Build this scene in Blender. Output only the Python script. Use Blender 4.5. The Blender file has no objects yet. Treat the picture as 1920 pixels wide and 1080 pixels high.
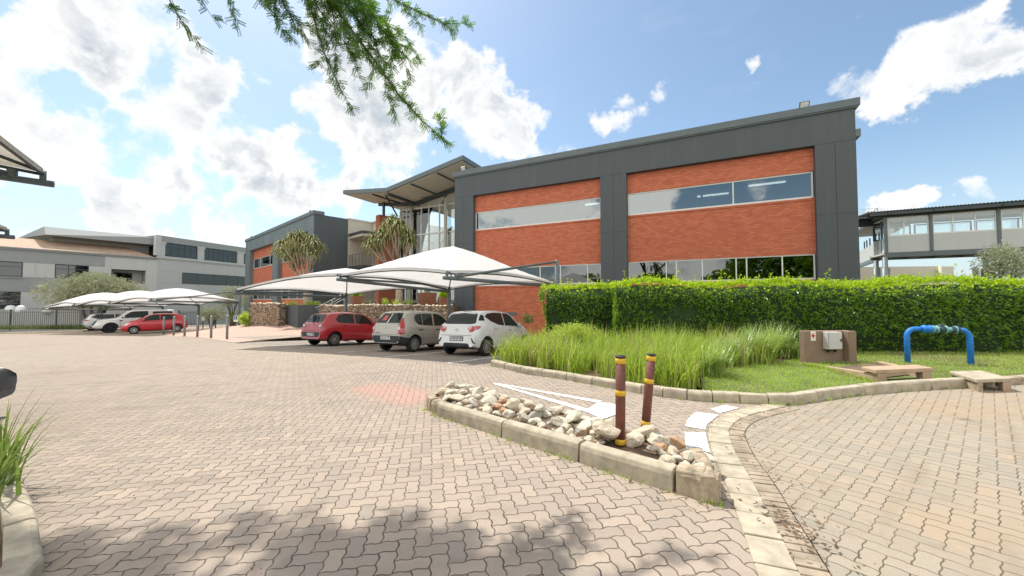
import bpy, bmesh, math, random
from math import sin, cos, pi, radians, sqrt, atan, atan2, exp, floor
from mathutils import Vector, Matrix, noise
from mathutils.bvhtree import BVHTree
random.seed(7)
R = random.uniform
SC = bpy.context.scene
COL = SC.collection

# ------------------------------------------------------------------ survey helpers
# The photograph was surveyed with a pinhole model: focal length F (pixels of a 1920 wide
# frame), eye height EYE.  at() gives the point on a sight line at a known distance,
# gp() the point where a sight line meets the gently falling ground.
F = 700.0; CX = 960.0; CY = 540.0; HOR = 564.0; EYE = 1.46
PITCH = atan((HOR - CY) / F)
FALL = 0.027                       # the site falls to the left-rear, along U
U = Vector((-0.896, 0.444, 0)); V = Vector((0.444, 0.896, 0))
def ray(px, py):
    x = (px - CX) / F; y = -(py - CY) / F
    return Vector((x, cos(PITCH) - y * sin(PITCH), sin(PITCH) + y * cos(PITCH)))
def at(px, py, Y):
    r = ray(px, py); t = Y / r.y
    return Vector((r.x * t, Y, EYE + r.z * t))
# parking bays: beyond the line B0-B1 the paving dips 6 % towards the building
B0 = Vector((-13.6, 18.0)); B1 = Vector((-1.23, 9.18))
BE = (B0 - B1).normalized(); BN = Vector((-BE.y, BE.x))
if BN.y < 0: BN = -BN
DIP = 0.060
def zlot(x, y): return -FALL * (x * U.x + y * U.y)
def inbay(x, y): return (Vector((x, y)) - B1).dot(BN)
def zbay(x, y): return zlot(x, y) - DIP * max(0.0, inbay(x, y))
def gp(px, py, dz=0.0):
    r = ray(px, py)
    t = (dz - EYE) / (r.z + FALL * (r.x * U.x + r.y * U.y))
    return Vector((r.x * t, r.y * t, EYE + r.z * t))

# ------------------------------------------------------------------ scene graph helpers
def tag(o, label=None, cat=None, group=None, kind=None):
    if label: o['label'] = label
    if cat: o['category'] = cat
    if group: o['group'] = group
    if kind: o['kind'] = kind
    return o
def thing(name, label, cat, loc=(0, 0, 0), rot=0.0, group=None):
    o = bpy.data.objects.new(name, None); COL.objects.link(o)
    o.empty_display_size = 0.2
    o.location = loc; o.rotation_euler = (0, 0, rot)
    return tag(o, label, cat, group)
def kids(o): return [c for c in bpy.data.objects if c.parent == o]
def copy_tree(o, parent=None):
    c = o.copy(); COL.objects.link(c); c.parent = parent
    for ch in list(o.children): copy_tree(ch, c)
    return c

class MB:
    """collects faces and links them as one mesh object"""
    def __init__(s): s.v = []; s.f = []; s.m = []; s.k = 0
    def add(s, vs, fs):
        b = len(s.v); s.v.extend([tuple(p) for p in vs])
        for f in fs: s.f.append(tuple(b + i for i in f)); s.m.append(s.k)
        return s
    def quad(s, a, b, c, d): return s.add((a, b, c, d), ((0, 1, 2, 3),))
    def tri(s, a, b, c): return s.add((a, b, c), ((0, 1, 2),))
    def poly(s, pts): return s.add(pts, (tuple(range(len(pts))),))
    def box(s, x0, x1, y0, y1, z0, z1):
        if x0 > x1: x0, x1 = x1, x0
        if y0 > y1: y0, y1 = y1, y0
        if z0 > z1: z0, z1 = z1, z0
        v = [(x0, y0, z0), (x1, y0, z0), (x1, y1, z0), (x0, y1, z0), (x0, y0, z1), (x1, y0, z1), (x1, y1, z1), (x0, y1, z1)]
        return s.add(v, ((0, 3, 2, 1), (4, 5, 6, 7), (0, 1, 5, 4), (1, 2, 6, 5), (2, 3, 7, 6), (3, 0, 4, 7)))
    def bar(s, a, b, w, h, up=(0, 0, 1)):
        a = Vector(a); b = Vector(b); d = (b - a).normalized(); up = Vector(up)
        if abs(d.dot(up)) > 0.98: up = Vector((1, 0, 0))
        x = d.cross(up).normalized(); u = x.cross(d).normalized()
        c = [(-1, -1), (1, -1), (1, 1), (-1, 1)]
        v = [p + x * (w / 2 * i) + u * (h / 2 * j) for p in (a, b) for i, j in c]
        return s.add(v, ((3, 2, 1, 0), (4, 5, 6, 7), (0, 1, 5, 4), (1, 2, 6, 5), (2, 3, 7, 6), (3, 0, 4, 7)))
    def tube(s, pts, r, n=8, cap=True):
        pts = [Vector(p) for p in pts]; rr = r if isinstance(r, (list, tuple)) else [r] * len(pts)
        vs = []; fs = []; px = None
        for i, p in enumerate(pts):
            d = (pts[min(i + 1, len(pts) - 1)] - pts[max(i - 1, 0)]).normalized()
            if px is None:
                px = d.cross(Vector((0, 0, 1)))
                if px.length < 1e-3: px = Vector((1, 0, 0))
            px = (px - d * px.dot(d)).normalized(); py = d.cross(px)
            for k in range(n):
                a = 2 * pi * k / n; vs.append(p + (px * cos(a) + py * sin(a)) * rr[i])
        for i in range(len(pts) - 1):
            for k in range(n):
                k2 = (k + 1) % n; fs.append((i * n + k, i * n + k2, (i + 1) * n + k2, (i + 1) * n + k))
        if cap:
            fs.append(tuple(range(n))[::-1]); b = (len(pts) - 1) * n; fs.append(tuple(range(b, b + n)))
        return s.add(vs, fs)
    def lathe(s, prof, n=24, o=(0, 0, 0), axis='z'):
        vs = []; fs = []; m = len(prof)
        for k in range(n):
            a = 2 * pi * k / n
            for r, z in prof:
                p = (r * cos(a), r * sin(a), z)
                if axis == 'y': p = (r * cos(a), z, -r * sin(a))
                if axis == 'x': p = (z, r * cos(a), r * sin(a))
                vs.append((p[0] + o[0], p[1] + o[1], p[2] + o[2]))
        for k in range(n):
            k2 = (k + 1) % n
            for i in range(m - 1):
                fs.append((k * m + i, k2 * m + i, k2 * m + i + 1, k * m + i + 1))
        return s.add(vs, fs)
    def prism(s, pts, z0, z1):
        n = len(pts); v = [(p[0], p[1], z0) for p in pts] + [(p[0], p[1], z1) for p in pts]
        a = sum(pts[i][0] * pts[(i + 1) % n][1] - pts[(i + 1) % n][0] * pts[i][1] for i in range(n))
        fs = [tuple(range(n))[::-1], tuple(range(n, 2 * n))] + [(i, (i + 1) % n, n + (i + 1) % n, n + i) for i in range(n)]
        if a < 0: fs = [f[::-1] for f in fs]
        return s.add(v, fs)
    def build(s, name, mats, parent=None, smooth=False, bevel=0.0):
        me = bpy.data.meshes.new(name); me.from_pydata(s.v, [], s.f)
        for m in (mats if isinstance(mats, (list, tuple)) else [mats]): me.materials.append(m)
        if any(s.m): me.polygons.foreach_set('material_index', s.m)
        if smooth: me.polygons.foreach_set('use_smooth', [True] * len(me.polygons))
        me.update()
        o = bpy.data.objects.new(name, me); COL.objects.link(o); o.parent = parent
        if bevel > 0:
            b = o.modifiers.new('edge', 'BEVEL'); b.width = bevel; b.segments = 2; b.limit_method = 'ANGLE'
        return o

# ------------------------------------------------------------------ node helpers
class S:
    """socket wrapper: arithmetic on sockets makes Math nodes"""
    def __init__(s, nt, k): s.nt = nt; s.k = k
    def op(s, o, *a, clamp=False):
        n = s.nt.nodes.new('ShaderNodeMath'); n.operation = o; n.use_clamp = clamp
        for i, x in enumerate((s,) + a):
            if isinstance(x, S): s.nt.links.new(x.k, n.inputs[i])
            else: n.inputs[i].default_value = float(x)
        return S(s.nt, n.outputs[0])
    def __add__(s, b): return s.op('ADD', b)
    def __sub__(s, b): return s.op('SUBTRACT', b)
    def __mul__(s, b): return s.op('MULTIPLY', b)
    def __truediv__(s, b): return s.op('DIVIDE', b)
    def __radd__(s, b): return s.op('ADD', b)
    def __rmul__(s, b): return s.op('MULTIPLY', b)
    def __rsub__(s, b): return (s * -1.0) + b
    def mn(s, b): return s.op('MINIMUM', b)
    def mx(s, b): return s.op('MAXIMUM', b)
    def fl(s): return s.op('FLOOR')
    def fr(s): return s.op('FRACT')
    def sn(s): return s.op('SINE')
    def lt(s, b): return s.op('LESS_THAN', b)
    def near(s, b, e=0.5): return s.op('COMPARE', b, e)
    def ramp(s, a, b, c=0.0, d=1.0, smooth=True):
        n = s.nt.nodes.new('ShaderNodeMapRange'); n.interpolation_type = 'SMOOTHSTEP' if smooth else 'LINEAR'
        s.nt.links.new(s.k, n.inputs[0])
        for i, x in enumerate((a, b, c, d)): n.inputs[i + 1].default_value = x
        return S(s.nt, n.outputs[0])

class Mat:
    def __init__(s, name):
        s.m = bpy.data.materials.new(name); s.m.use_nodes = True; s.nt = s.m.node_tree
        s.nt.nodes.clear()
        s.out = s.nt.nodes.new('ShaderNodeOutputMaterial')
        s.b = s.nt.nodes.new('ShaderNodeBsdfPrincipled')
        s.nt.links.new(s.b.outputs[0], s.out.inputs[0])
    def n(s, t, **kw):
        n = s.nt.nodes.new(t)
        for k, v in kw.items(): setattr(n, k, v)
        return n
    def L(s, a, b):
        s.nt.links.new(a.k if isinstance(a, S) else a, b)
    def pos(s, kind='Object'):
        if kind == 'World': return s.n('ShaderNodeNewGeometry').outputs['Position']
        return s.n('ShaderNodeTexCoord').outputs[kind]
    def xyz(s, v):
        n = s.n('ShaderNodeSeparateXYZ'); s.L(v, n.inputs[0]); return [S(s.nt, o) for o in n.outputs]
    def vec(s, x, y, z=0.0):
        n = s.n('ShaderNodeCombineXYZ')
        for i, a in enumerate((x, y, z)):
            if isinstance(a, S): s.L(a, n.inputs[i])
            else: n.inputs[i].default_value = a
        return n.outputs[0]
    def noise(s, v, scale, detail=4, rough=0.55, out='Fac', dist=0.0):
        n = s.n('ShaderNodeTexNoise'); s.L(v, n.inputs['Vector'])
        n.inputs['Scale'].default_value = scale; n.inputs['Detail'].default_value = detail
        n.inputs['Roughness'].default_value = rough; n.inputs['Distortion'].default_value = dist
        return S(s.nt, n.outputs[out])
    def white(s, v):
        n = s.n('ShaderNodeTexWhiteNoise', noise_dimensions='3D'); s.L(v, n.inputs['Vector']); return S(s.nt, n.outputs['Value'])
    def mix(s, f, a, b, mode='MIX'):
        n = s.n('ShaderNodeMix', data_type='RGBA', blend_type=mode)
        for sock, x in ((n.inputs[0], f), (n.inputs[6], a), (n.inputs[7], b)):
            if isinstance(x, S): s.L(x, sock)
            elif isinstance(x, (int, float)): sock.default_value = x
            elif isinstance(x, (tuple, list)): sock.default_value = (*x, 1) if len(x) == 3 else x
            else: s.nt.links.new(x, sock)
        return n.outputs[2]
    def cramp(s, f, stops):
        n = s.n('ShaderNodeValToRGB'); s.L(f, n.inputs[0]); e = n.color_ramp.elements
        while len(e) < len(stops): e.new(0.5)
        for k, (p, c) in enumerate(stops): e[k].position = p; e[k].color = (*c, 1)
        return n.outputs[0]
    def set(s, **kw):
        for k, v in kw.items():
            i = s.b.inputs[k.replace('_', ' ')]
            if isinstance(v, S) or hasattr(v, 'is_linked'): s.L(v, i)
            elif isinstance(v, tuple) and len(v) == 3: i.default_value = (*v, 1)
            else: i.default_value = v
        return s
    def bump(s, h, strength=0.4, dist=0.01):
        n = s.n('ShaderNodeBump'); n.inputs['Strength'].default_value = strength; n.inputs['Distance'].default_value = dist
        s.L(h, n.inputs['Height']); s.L(n.outputs[0], s.b.inputs['Normal']); return s

def plain(name, col, rough=0.5, metal=0.0, var=0.12, scale=3.0, spec=0.5, bump=0.0, bscale=60.0, coat=0.0):
    m = Mat(name); p = m.pos('Object')
    f = m.noise(p, scale, 5, 0.6)
    a = tuple(c * (1 - var) for c in col); b = tuple(min(1, c * (1 + var)) for c in col)
    m.set(Base_Color=m.cramp(f, [(0.3, a), (0.7, b)]), Roughness=rough, Metallic=metal)
    m.b.inputs['Specular IOR Level'].default_value = spec
    if coat: m.b.inputs['Coat Weight'].default_value = coat; m.b.inputs['Coat Roughness'].default_value = 0.04
    if bump: m.bump(m.noise(p, bscale, 4, 0.6), bump, 0.01)
    return m.m

def paver_mat(name, rot, W, cols, dirt, gap=(0.075, 0.064, 0.07), wave=0.055, jcol=((0.04, 0.033, 0.026), (0.15, 0.12, 0.09)), patch=None, dirt_at=(0.50, 0.75), dscale=0.35, spots=0.0):
    """interlocking zig-zag pavers laid in herringbone"""
    m = Mat(name); pw = m.pos('World'); x0, y0, z0 = m.xyz(pw)
    c, s = cos(rot), sin(rot)
    x = (x0 * c + y0 * s) * (1 / W); y = (y0 * c - x0 * s) * (1 / W)
    # wobble of the laid rows, then the zig-zag edge of each block
    wob = m.noise(pw, 1.3, 2, 0.5)
    x = x + (wob - 0.5) * 0.35
    tri = lambda q: (q.fr() - 0.5).op('ABSOLUTE').ramp(.06, .44, -1.0, 1.0)
    x, y = x + tri(y) * wave, y + tri(x + .25) * wave
    ix, iy = x.fl(), y.fl(); fx, fy = x - ix, y - iy
    d = ix - iy; k = d - (d * 0.25).fl() * 4.0
    k0, k1, k2, k3 = [k.near(float(i), 0.1) for i in range(4)]
    ed = (fx + k1).mn((1.0 - fx) + k0).mn((fy + k2)).mn((1.0 - fy) + k3)
    idv = m.vec(ix - k1, iy - k2, 0.0)
    rnd = m.white(idv)
    joint = (ed + (m.noise(pw, 9, 2, .5) - .5) * .05).ramp(0.004, gap[1])
    col = m.cramp(rnd, [(i / max(1, len(cols) - 1), cc) for i, cc in enumerate(cols)])
    fine = m.noise(pw, 160, 4, 0.75)
    col = m.mix(0.45, col, m.cramp(fine, [(0.25, (0.25, 0.25, 0.25)), (0.75, (0.85, 0.85, 0.85))]), 'OVERLAY')
    big = m.noise(pw, dscale, 5, 0.6)
    col = m.mix(big.ramp(dirt_at[0], dirt_at[1]) * 0.75, col, dirt)
    st = m.noise(pw, 2.3, 6, 0.7)
    col = m.mix(st.ramp(0.56, 0.78) * 0.45, col, tuple(q * 0.45 for q in dirt))
    # wear: darker wheel tracks, oil drips, dust in the hollows
    trk = m.noise(m.vec(x * .05, y * .35), 1.0, 4, .6); col = m.mix(trk.ramp(.50, .75) * .35, col, tuple(q * .55 for q in dirt))
    dr = m.n('ShaderNodeTexVoronoi'); m.L(pw, dr.inputs['Vector']); dr.inputs['Scale'].default_value = .9
    dd = S(m.nt, dr.outputs['Distance']) + (m.noise(pw, 14, 3, .6) - .5) * .10; rs = m.xyz(dr.outputs['Color'])[0]
    col = m.mix(dd.ramp(.02, .11, 1, 0) * rs.ramp(.55, .8) * .5, col, (.05, .045, .04))
    col = m.mix(m.noise(pw, 5.5, 5, .7).ramp(.58, .74) * .4, col, tuple(min(1, q * 1.35) for q in dirt))
    if patch:      # a rectangle re-laid in another colour
        (ax, ay), (bx, by), hw, pc = patch
        L = sqrt((bx - ax) ** 2 + (by - ay) ** 2); tx, ty = (bx - ax) / L, (by - ay) / L
        al = (x0 - ax) * tx + (y0 - ay) * ty; ac = ((y0 - ay) * tx - (x0 - ax) * ty).op('ABSOLUTE')
        msk = al.ramp(-.15, .15) * al.ramp(L - .3, L + .3, 1, 0) * ac.ramp(hw - .2, hw + .2, 1, 0)
        col = m.mix(msk * (st.ramp(.2, .6, .35, .8)), col, pc)
    col = m.mix(joint, m.mix(st.ramp(.35, .7), *jcol), col)
    m.set(Base_Color=col, Roughness=0.86); m.b.inputs['Specular IOR Level'].default_value = 0.3
    h = joint * 1.0 + fine * 0.16 + rnd * 0.25
    m.bump(h, 0.55, 0.012)
    return m.m

def brick_mat(name, ax='x', cols=((0.43, 0.112, 0.055), (0.60, 0.175, 0.086)), mortar=(0.28, 0.105, 0.064)):
    m = Mat(name); p = m.pos('Object'); x, y, z = m.xyz(p)
    n = m.n('ShaderNodeTexBrick'); m.L(m.vec(x if ax == 'x' else y, z, 0.0), n.inputs['Vector'])
    n.inputs['Scale'].default_value = 1.0; n.inputs['Brick Width'].default_value = 0.235; n.inputs['Row Height'].default_value = 0.085
    n.inputs['Mortar Size'].default_value = 0.010; n.inputs['Mortar Smooth'].default_value = 0.15; n.inputs['Bias'].default_value = 0.0
    n.inputs['Color1'].default_value = (*cols[0], 1); n.inputs['Color2'].default_value = (*cols[1], 1); n.inputs['Mortar'].default_value = (*mortar, 1)
    big = m.noise(p, 0.9, 6, 0.65); fine = m.noise(p, 45, 3, 0.7)
    c = m.mix(big.ramp(0.3, 0.8) * 0.35, n.outputs['Color'], (0.50, 0.12, 0.05))
    c = m.mix(0.25, c, m.cramp(fine, [(0.2, (0.3, 0.3, 0.3)), (0.8, (0.75, 0.75, 0.75))]), 'OVERLAY')
    m.set(Base_Color=c, Roughness=0.85)
    m.bump((1.0 - S(m.nt, n.outputs['Fac'])) + fine * 0.2, 0.5, 0.01)
    return m.m

def stone_mat(name):
    m = Mat(name); p = m.pos('Object')
    n = m.n('ShaderNodeTexVoronoi', feature='DISTANCE_TO_EDGE'); n2 = m.n('ShaderNodeTexVoronoi')
    ns = m.n('ShaderNodeMapping'); ns.inputs['Scale'].default_value = (4.5, 4.5, 6.5)
    w = m.noise(p, 5, 2, 0.5, 'Color'); ad = m.n('ShaderNodeVectorMath', operation='MULTIPLY_ADD')
    m.L(w, ad.inputs[0]); ad.inputs[1].default_value = (.12, .12, .12); m.L(p, ad.inputs[2])
    m.L(ad.outputs[0], ns.inputs[0])
    for q in (n, n2): m.L(ns.outputs[0], q.inputs['Vector']); q.inputs['Scale'].default_value = 1.0
    d = S(m.nt, n.outputs['Distance']); r = S(m.nt, m.xyz(n2.outputs['Color'])[0].k)
    c = m.cramp(r, [(0, (0.20, 0.14, 0.085)), (0.4, (0.34, 0.25, 0.16)), (0.7, (0.42, 0.34, 0.25)), (1, (0.26, 0.15, 0.10))])
    c = m.mix(d.ramp(0.0, 0.10), (0.035, 0.027, 0.02), c)
    c = m.mix(0.4, c, m.cramp(m.noise(p, 30, 4, .7), [(.3, (.3, .3, .3)), (.7, (.8, .8, .8))]), 'OVERLAY')
    m.set(Base_Color=c, Roughness=0.9); m.bump(d.ramp(0, 0.2), 0.9, 0.05)
    return m.m

def leaf_mat(name, a, b, trans=0.35, rough=0.4, tcol=None, hue=0.25):
    m = Mat(name); p = m.pos('Object')
    f = m.noise(p, 2.2, 3, 0.6); g = m.noise(p, 23, 2, 0.6)
    c = m.mix((f * 0.5 + g * 0.5).ramp(.30, .70), a, b)
    m.set(Base_Color=c, Roughness=rough); m.b.inputs['Specular IOR Level'].default_value = 0.45
    t = m.n('ShaderNodeBsdfTranslucent')
    if tcol: m.L(m.mix(0.5, c, tcol), t.inputs[0])
    else: m.L(c, t.inputs[0])
    x = m.n('ShaderNodeMixShader'); x.inputs[0].default_value = trans
    m.L(m.b.outputs[0], x.inputs[1]); m.L(t.outputs[0], x.inputs[2]); m.L(x.outputs[0], m.out.inputs[0])
    return m.m

def glass_mat(name, refl=0.30, tint=(0.30, 0.34, 0.34), rough=0.0, wav=0.0):
    m = Mat(name); nt = m.nt; nt.nodes.remove(m.b)
    t = m.n('ShaderNodeBsdfTransparent'); t.inputs[0].default_value = (*tint, 1)
    g = m.n('ShaderNodeBsdfGlossy'); g.inputs['Roughness'].default_value = rough; g.inputs[0].default_value = (.9, .95, .95, 1)
    fr = m.n('ShaderNodeLayerWeight'); fr.inputs[0].default_value = 0.35
    f = S(nt, fr.outputs['Fresnel']).ramp(0, 1, refl, 1.0, False)
    if wav:
        b = m.n('ShaderNodeBump'); b.inputs['Strength'].default_value = wav; b.inputs['Distance'].default_value = 0.02
        m.L(m.noise(m.pos('Object'), 1.1, 1, 0.4), b.inputs['Height']); m.L(b.outputs[0], g.inputs['Normal'])
    x = m.n('ShaderNodeMixShader'); m.L(f, x.inputs[0]); m.L(t.outputs[0], x.inputs[1]); m.L(g.outputs[0], x.inputs[2])
    m.L(x.outputs[0], m.out.inputs[0])
    return m.m

def emit_mat(name, col, st):
    m = Mat(name); m.set(Base_Color=(0.8, 0.8, 0.8)); m.b.inputs['Emission Color'].default_value = (*col, 1)
    m.b.inputs['Emission Strength'].default_value = st; return m.m

def cladding_mat(name, col, var=0.06, streak=0.10):
    m = Mat(name); p = m.pos('Object'); x, y, z = m.xyz(p)
    f = m.noise(p, 0.8, 5, 0.6); s = m.noise(m.vec(x * 3.0, y * 3.0, z * 0.25), 1.2, 4, 0.6)
    c = m.mix(f, tuple(q * (1 - var) for q in col), tuple(q * (1 + var) for q in col))
    c = m.mix(s.ramp(0.45, 0.8) * streak * 2.5, c, tuple(min(1, q * 1.5 + .02) for q in col))
    m.set(Base_Color=c, Roughness=0.62); m.b.inputs['Specular IOR Level'].default_value = 0.35
    m.bump(m.noise(p, 35, 3, .6), 0.08, 0.01)
    return m.m

K = {}
K['lot'] = paver_mat('lot_pavers', radians(12), 0.100, [(.30, .245, .195), (.33, .27, .215), (.265, .225, .185), (.35, .283, .222)],
                     (.27, .215, .16), patch=((gp(690, 722).x, gp(690, 722).y), (gp(800, 752).x, gp(800, 752).y), 0.40, (.43, .25, .20)))
K['bay'] = paver_mat('shaded_bay_pavers', radians(12), 0.100, [(.25, .21, .175), (.28, .235, .20), (.235, .21, .185), (.30, .245, .205)], (.24, .205, .165))  # same pavers as the lot, colour darkened for the carport shade
K['drive'] = paver_mat('drive_pavers', radians(38), 0.100, [(.285, .245, .19), (.31, .265, .205), (.265, .237, .188), (.325, .265, .20)],
                       (.35, .25, .15), dirt_at=(.46, .72), dscale=0.33, wave=0.036, gap=(0.075, 0.05, 0.07), jcol=((.07, .058, .042), (.20, .165, .115)))
K['ramp'] = paver_mat('ramp_pavers', radians(-25), 0.11, [(.46, .30, .235), (.50, .34, .27), (.43, .29, .235)], (.46, .36, .28), wave=0.0)
K['edge_brick'] = plain('edge_brick', (.29, .235, .17), .85, var=.45, scale=4, bump=.3)
K['kerb'] = plain('kerb_concrete', (.38, .33, .245), .88, var=.3, scale=7, bump=.35, bscale=90)
K['kerbdark'] = plain('kerb_weathered', (.32, .26, .18), .9, var=.5, scale=9, bump=.6, bscale=40)
K['paint'] = paver_mat('road_paint', radians(12), 0.100, [(.66, .65, .62), (.74, .73, .70), (.70, .69, .66), (.76, .75, .72)], (.56, .53, .48), jcol=((.20, .18, .15), (.46, .43, .38)))
K['soil'] = plain('soil', (.13, .085, .052), .95, var=.5, scale=4, bump=.7, bscale=30)
K['earth'] = plain('earth', (.16, .15, .09), .95, var=.4, scale=.6, bump=.4)
K['lawnbase'] = plain('lawn_ground', (.11, .15, .035), .95, var=.45, scale=2.5, bump=.6, bscale=40)
K['rock_white'] = plain('rock_white', (.58, .53, .42), .85, var=.28, scale=9, bump=.8, bscale=22)
K['rock_tan'] = plain('rock_tan', (.56, .48, .36), .85, var=.4, scale=9, bump=.8, bscale=22)
K['rock_orange'] = plain('rock_orange', (.47, .29, .17), .85, var=.5, scale=9, bump=.8, bscale=22)
K['rock_grey'] = plain('rock_grey', (.40, .37, .33), .8, var=.4, scale=9, bump=.8, bscale=22)
K['brick'] = brick_mat('face_brick')
K['brickside'] = brick_mat('face_brick_return', 'y', ((.30, .075, .035), (.37, .10, .05)))
K['plasterbrick'] = plain('painted_red_wall', (.34, .11, .06), .85, var=.08, bump=.1)
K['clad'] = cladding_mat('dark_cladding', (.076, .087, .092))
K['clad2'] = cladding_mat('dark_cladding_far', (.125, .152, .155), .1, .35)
K['cladend'] = cladding_mat('dark_cladding_end', (.075, .09, .098))
K['seam'] = plain('panel_seam', (.02, .025, .03), .8)
K['steel'] = plain('grey_painted_steel', (.10, .125, .13), .45, var=.1, scale=2)
K['steeldark'] = plain('dark_painted_steel', (.045, .058, .06), .5, var=.1)
K['galv'] = plain('galvanised_steel', (.36, .36, .35), .45, .3, var=.15)
K['bollard'] = plain('bollard_steel', (.20, .205, .20), .5, .3, var=.1)
K['alu'] = plain('white_aluminium', (.66, .66, .62), .4, var=.05)
K['cream'] = cladding_mat('cream_plaster', (.50, .47, .39), .06, .03)
K['soffit'] = plain('soffit_board', (.62, .56, .47), .7, var=.04)
K['greyA'] = cladding_mat('grey_plaster', (.27, .29, .285), .05, .04)
K['greyB'] = cladding_mat('pale_grey_plaster', (.46, .475, .455), .05, .04)
K['greyC'] = cladding_mat('mid_grey_plaster', (.34, .35, .335), .05, .04)
K['dim'] = plain('dim_interior', (.10, .11, .11), .9)
K['dimlight'] = plain('office_interior', (.40, .41, .40), .9)
K['tubelight'] = emit_mat('lit_fluorescent', (1, .98, .92), 2.2)
K['glassU'] = glass_mat('tinted_glass', 0.20, (.42, .46, .46), wav=.03)
K['glassL'] = glass_mat('dark_tinted_glass', 0.11, (.08, .10, .10), wav=.03)
K['glassC'] = glass_mat('clear_glass', 0.05, (.88, .92, .92))
K['glassD'] = glass_mat('far_window_glass', 0.05, (.05, .06, .07))
K['fabric'] = leaf_mat('shade_cloth', (.70, .70, .675), (.78, .78, .76), .40, .8, hue=0)
K['fabric_old'] = leaf_mat('weathered_shade_cloth', (.52, .49, .42), (.66, .62, .54), .30, .85)
K['stone'] = stone_mat('rubble_stone')
K['corten'] = plain('rust_planter', (.24, .10, .055), .8, var=.2, bump=.1)
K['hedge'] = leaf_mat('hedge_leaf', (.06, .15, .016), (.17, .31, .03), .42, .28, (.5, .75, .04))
K['lityoung'] = leaf_mat('lit_young_leaf', (.20, .36, .02), (.36, .52, .035), .55, .35, (.85, 1.0, .04))  # brighter tone paints the sunlit hedge top; shrubs share it
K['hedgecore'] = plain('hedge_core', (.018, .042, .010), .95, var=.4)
K['grassA'] = leaf_mat('ornamental_grass', (.13, .235, .02), (.36, .48, .06), .42, .38, (.70, .88, .09))
K['grassB'] = leaf_mat('dry_grass', (.38, .35, .13), (.50, .46, .20), .40, .5)
K['grassC'] = leaf_mat('strappy_leaf', (.17, .27, .06), (.40, .50, .17), .42, .3, (.7, .85, .2))
K['lawn'] = leaf_mat('lawn_blade', (.25, .40, .035), (.42, .56, .07), .45, .5, (.7, .9, .08))
K['lawndry'] = leaf_mat('dry_lawn_blade', (.30, .26, .11), (.38, .33, .15), .3, .6)
K['strapdark'] = leaf_mat('verge_strap_leaf', (.07, .13, .025), (.20, .28, .07), .30, .35, (.4, .55, .1))
K['fencegrass'] = leaf_mat('fence_grass', (.09, .13, .035), (.19, .23, .07), .3, .5)
K['lime'] = leaf_mat('lime_shrub_leaf', (.28, .40, .05), (.46, .54, .10), .45, .5, (.75, .85, .12))
K['olive'] = leaf_mat('olive_leaf', (.22, .24, .135), (.42, .44, .28), .28, .55)
K['silver'] = leaf_mat('silver_leaf', (.25, .29, .15), (.46, .49, .34), .25, .55)
K['aloe'] = leaf_mat('aloe_leaf', (.15, .185, .05), (.34, .36, .13), .12, .6)
K['aloedry'] = leaf_mat('dry_aloe_leaf', (.28, .20, .10), (.36, .27, .15), .08, .6)
K['bark'] = plain('pale_bark', (.36, .29, .215), .85, var=.3, scale=6, bump=.5, bscale=25)
K['barkdark'] = plain('dark_bark', (.09, .065, .045), .9, var=.3, scale=8, bump=.5)
K['acacia'] = leaf_mat('acacia_leaflet', (.035, .09, .012), (.09, .18, .022), .50, .45, (.22, .48, .02))
K['palm'] = leaf_mat('palm_leaf', (.10, .17, .03), (.20, .28, .06), .3, .4)
K['tile'] = None
K['postwood'] = plain('red_brown_paint', (.135, .042, .026), .6, var=.35, scale=14, bump=.3)
K['yellow'] = plain('yellow_band', (.62, .38, .02), .6, var=.15, scale=20)
K['black'] = plain('black_plastic', (.02, .02, .021), .55)
K['bluepipe'] = plain('blue_pipe', (.012, .17, .56), .5, var=.3, scale=9, bump=.15)
K['aqua'] = plain('aqua_pipe', (.16, .36, .38), .5, var=.15, scale=8)
K['valve'] = plain('dark_valve', (.03, .06, .085), .6, var=.3, scale=20)
K['brownplaster'] = plain('brown_plaster', (.235, .165, .115), .9, var=.12, scale=4, bump=.25)
K['tanplaster'] = plain('tan_plaster', (.40, .285, .195), .9, var=.15, scale=4, bump=.25)
K['cabinet'] = plain('grey_cabinet', (.50, .50, .48), .45, var=.05)
K['signwhite'] = plain('sign_white', (.72, .70, .62), .6)
K['red'] = plain('sign_red', (.52, .02, .015), .5)
K['navy'] = plain('sign_blue', (.02, .035, .16), .5)
K['white'] = plain('white_plastic', (.72, .72, .71), .5)
m = Mat('clay_tiles'); p = m.pos('Object'); x, y, z = m.xyz(p)
tb = m.n('ShaderNodeTexBrick'); m.L(m.vec(x, z * 2.2), tb.inputs['Vector']); tb.inputs['Scale'].default_value = 1
tb.inputs['Brick Width'].default_value = .32; tb.inputs['Row Height'].default_value = .30; tb.inputs['Mortar Size'].default_value = .03
tb.inputs['Color1'].default_value = (.50, .33, .22, 1); tb.inputs['Color2'].default_value = (.38, .24, .16, 1); tb.inputs['Mortar'].default_value = (.22, .15, .11, 1)
m.set(Base_Color=m.mix(m.noise(p, 1.2, 5, .6) * .5, tb.outputs[0], (.52, .42, .32)), Roughness=.85); K['tile'] = m.m

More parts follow.
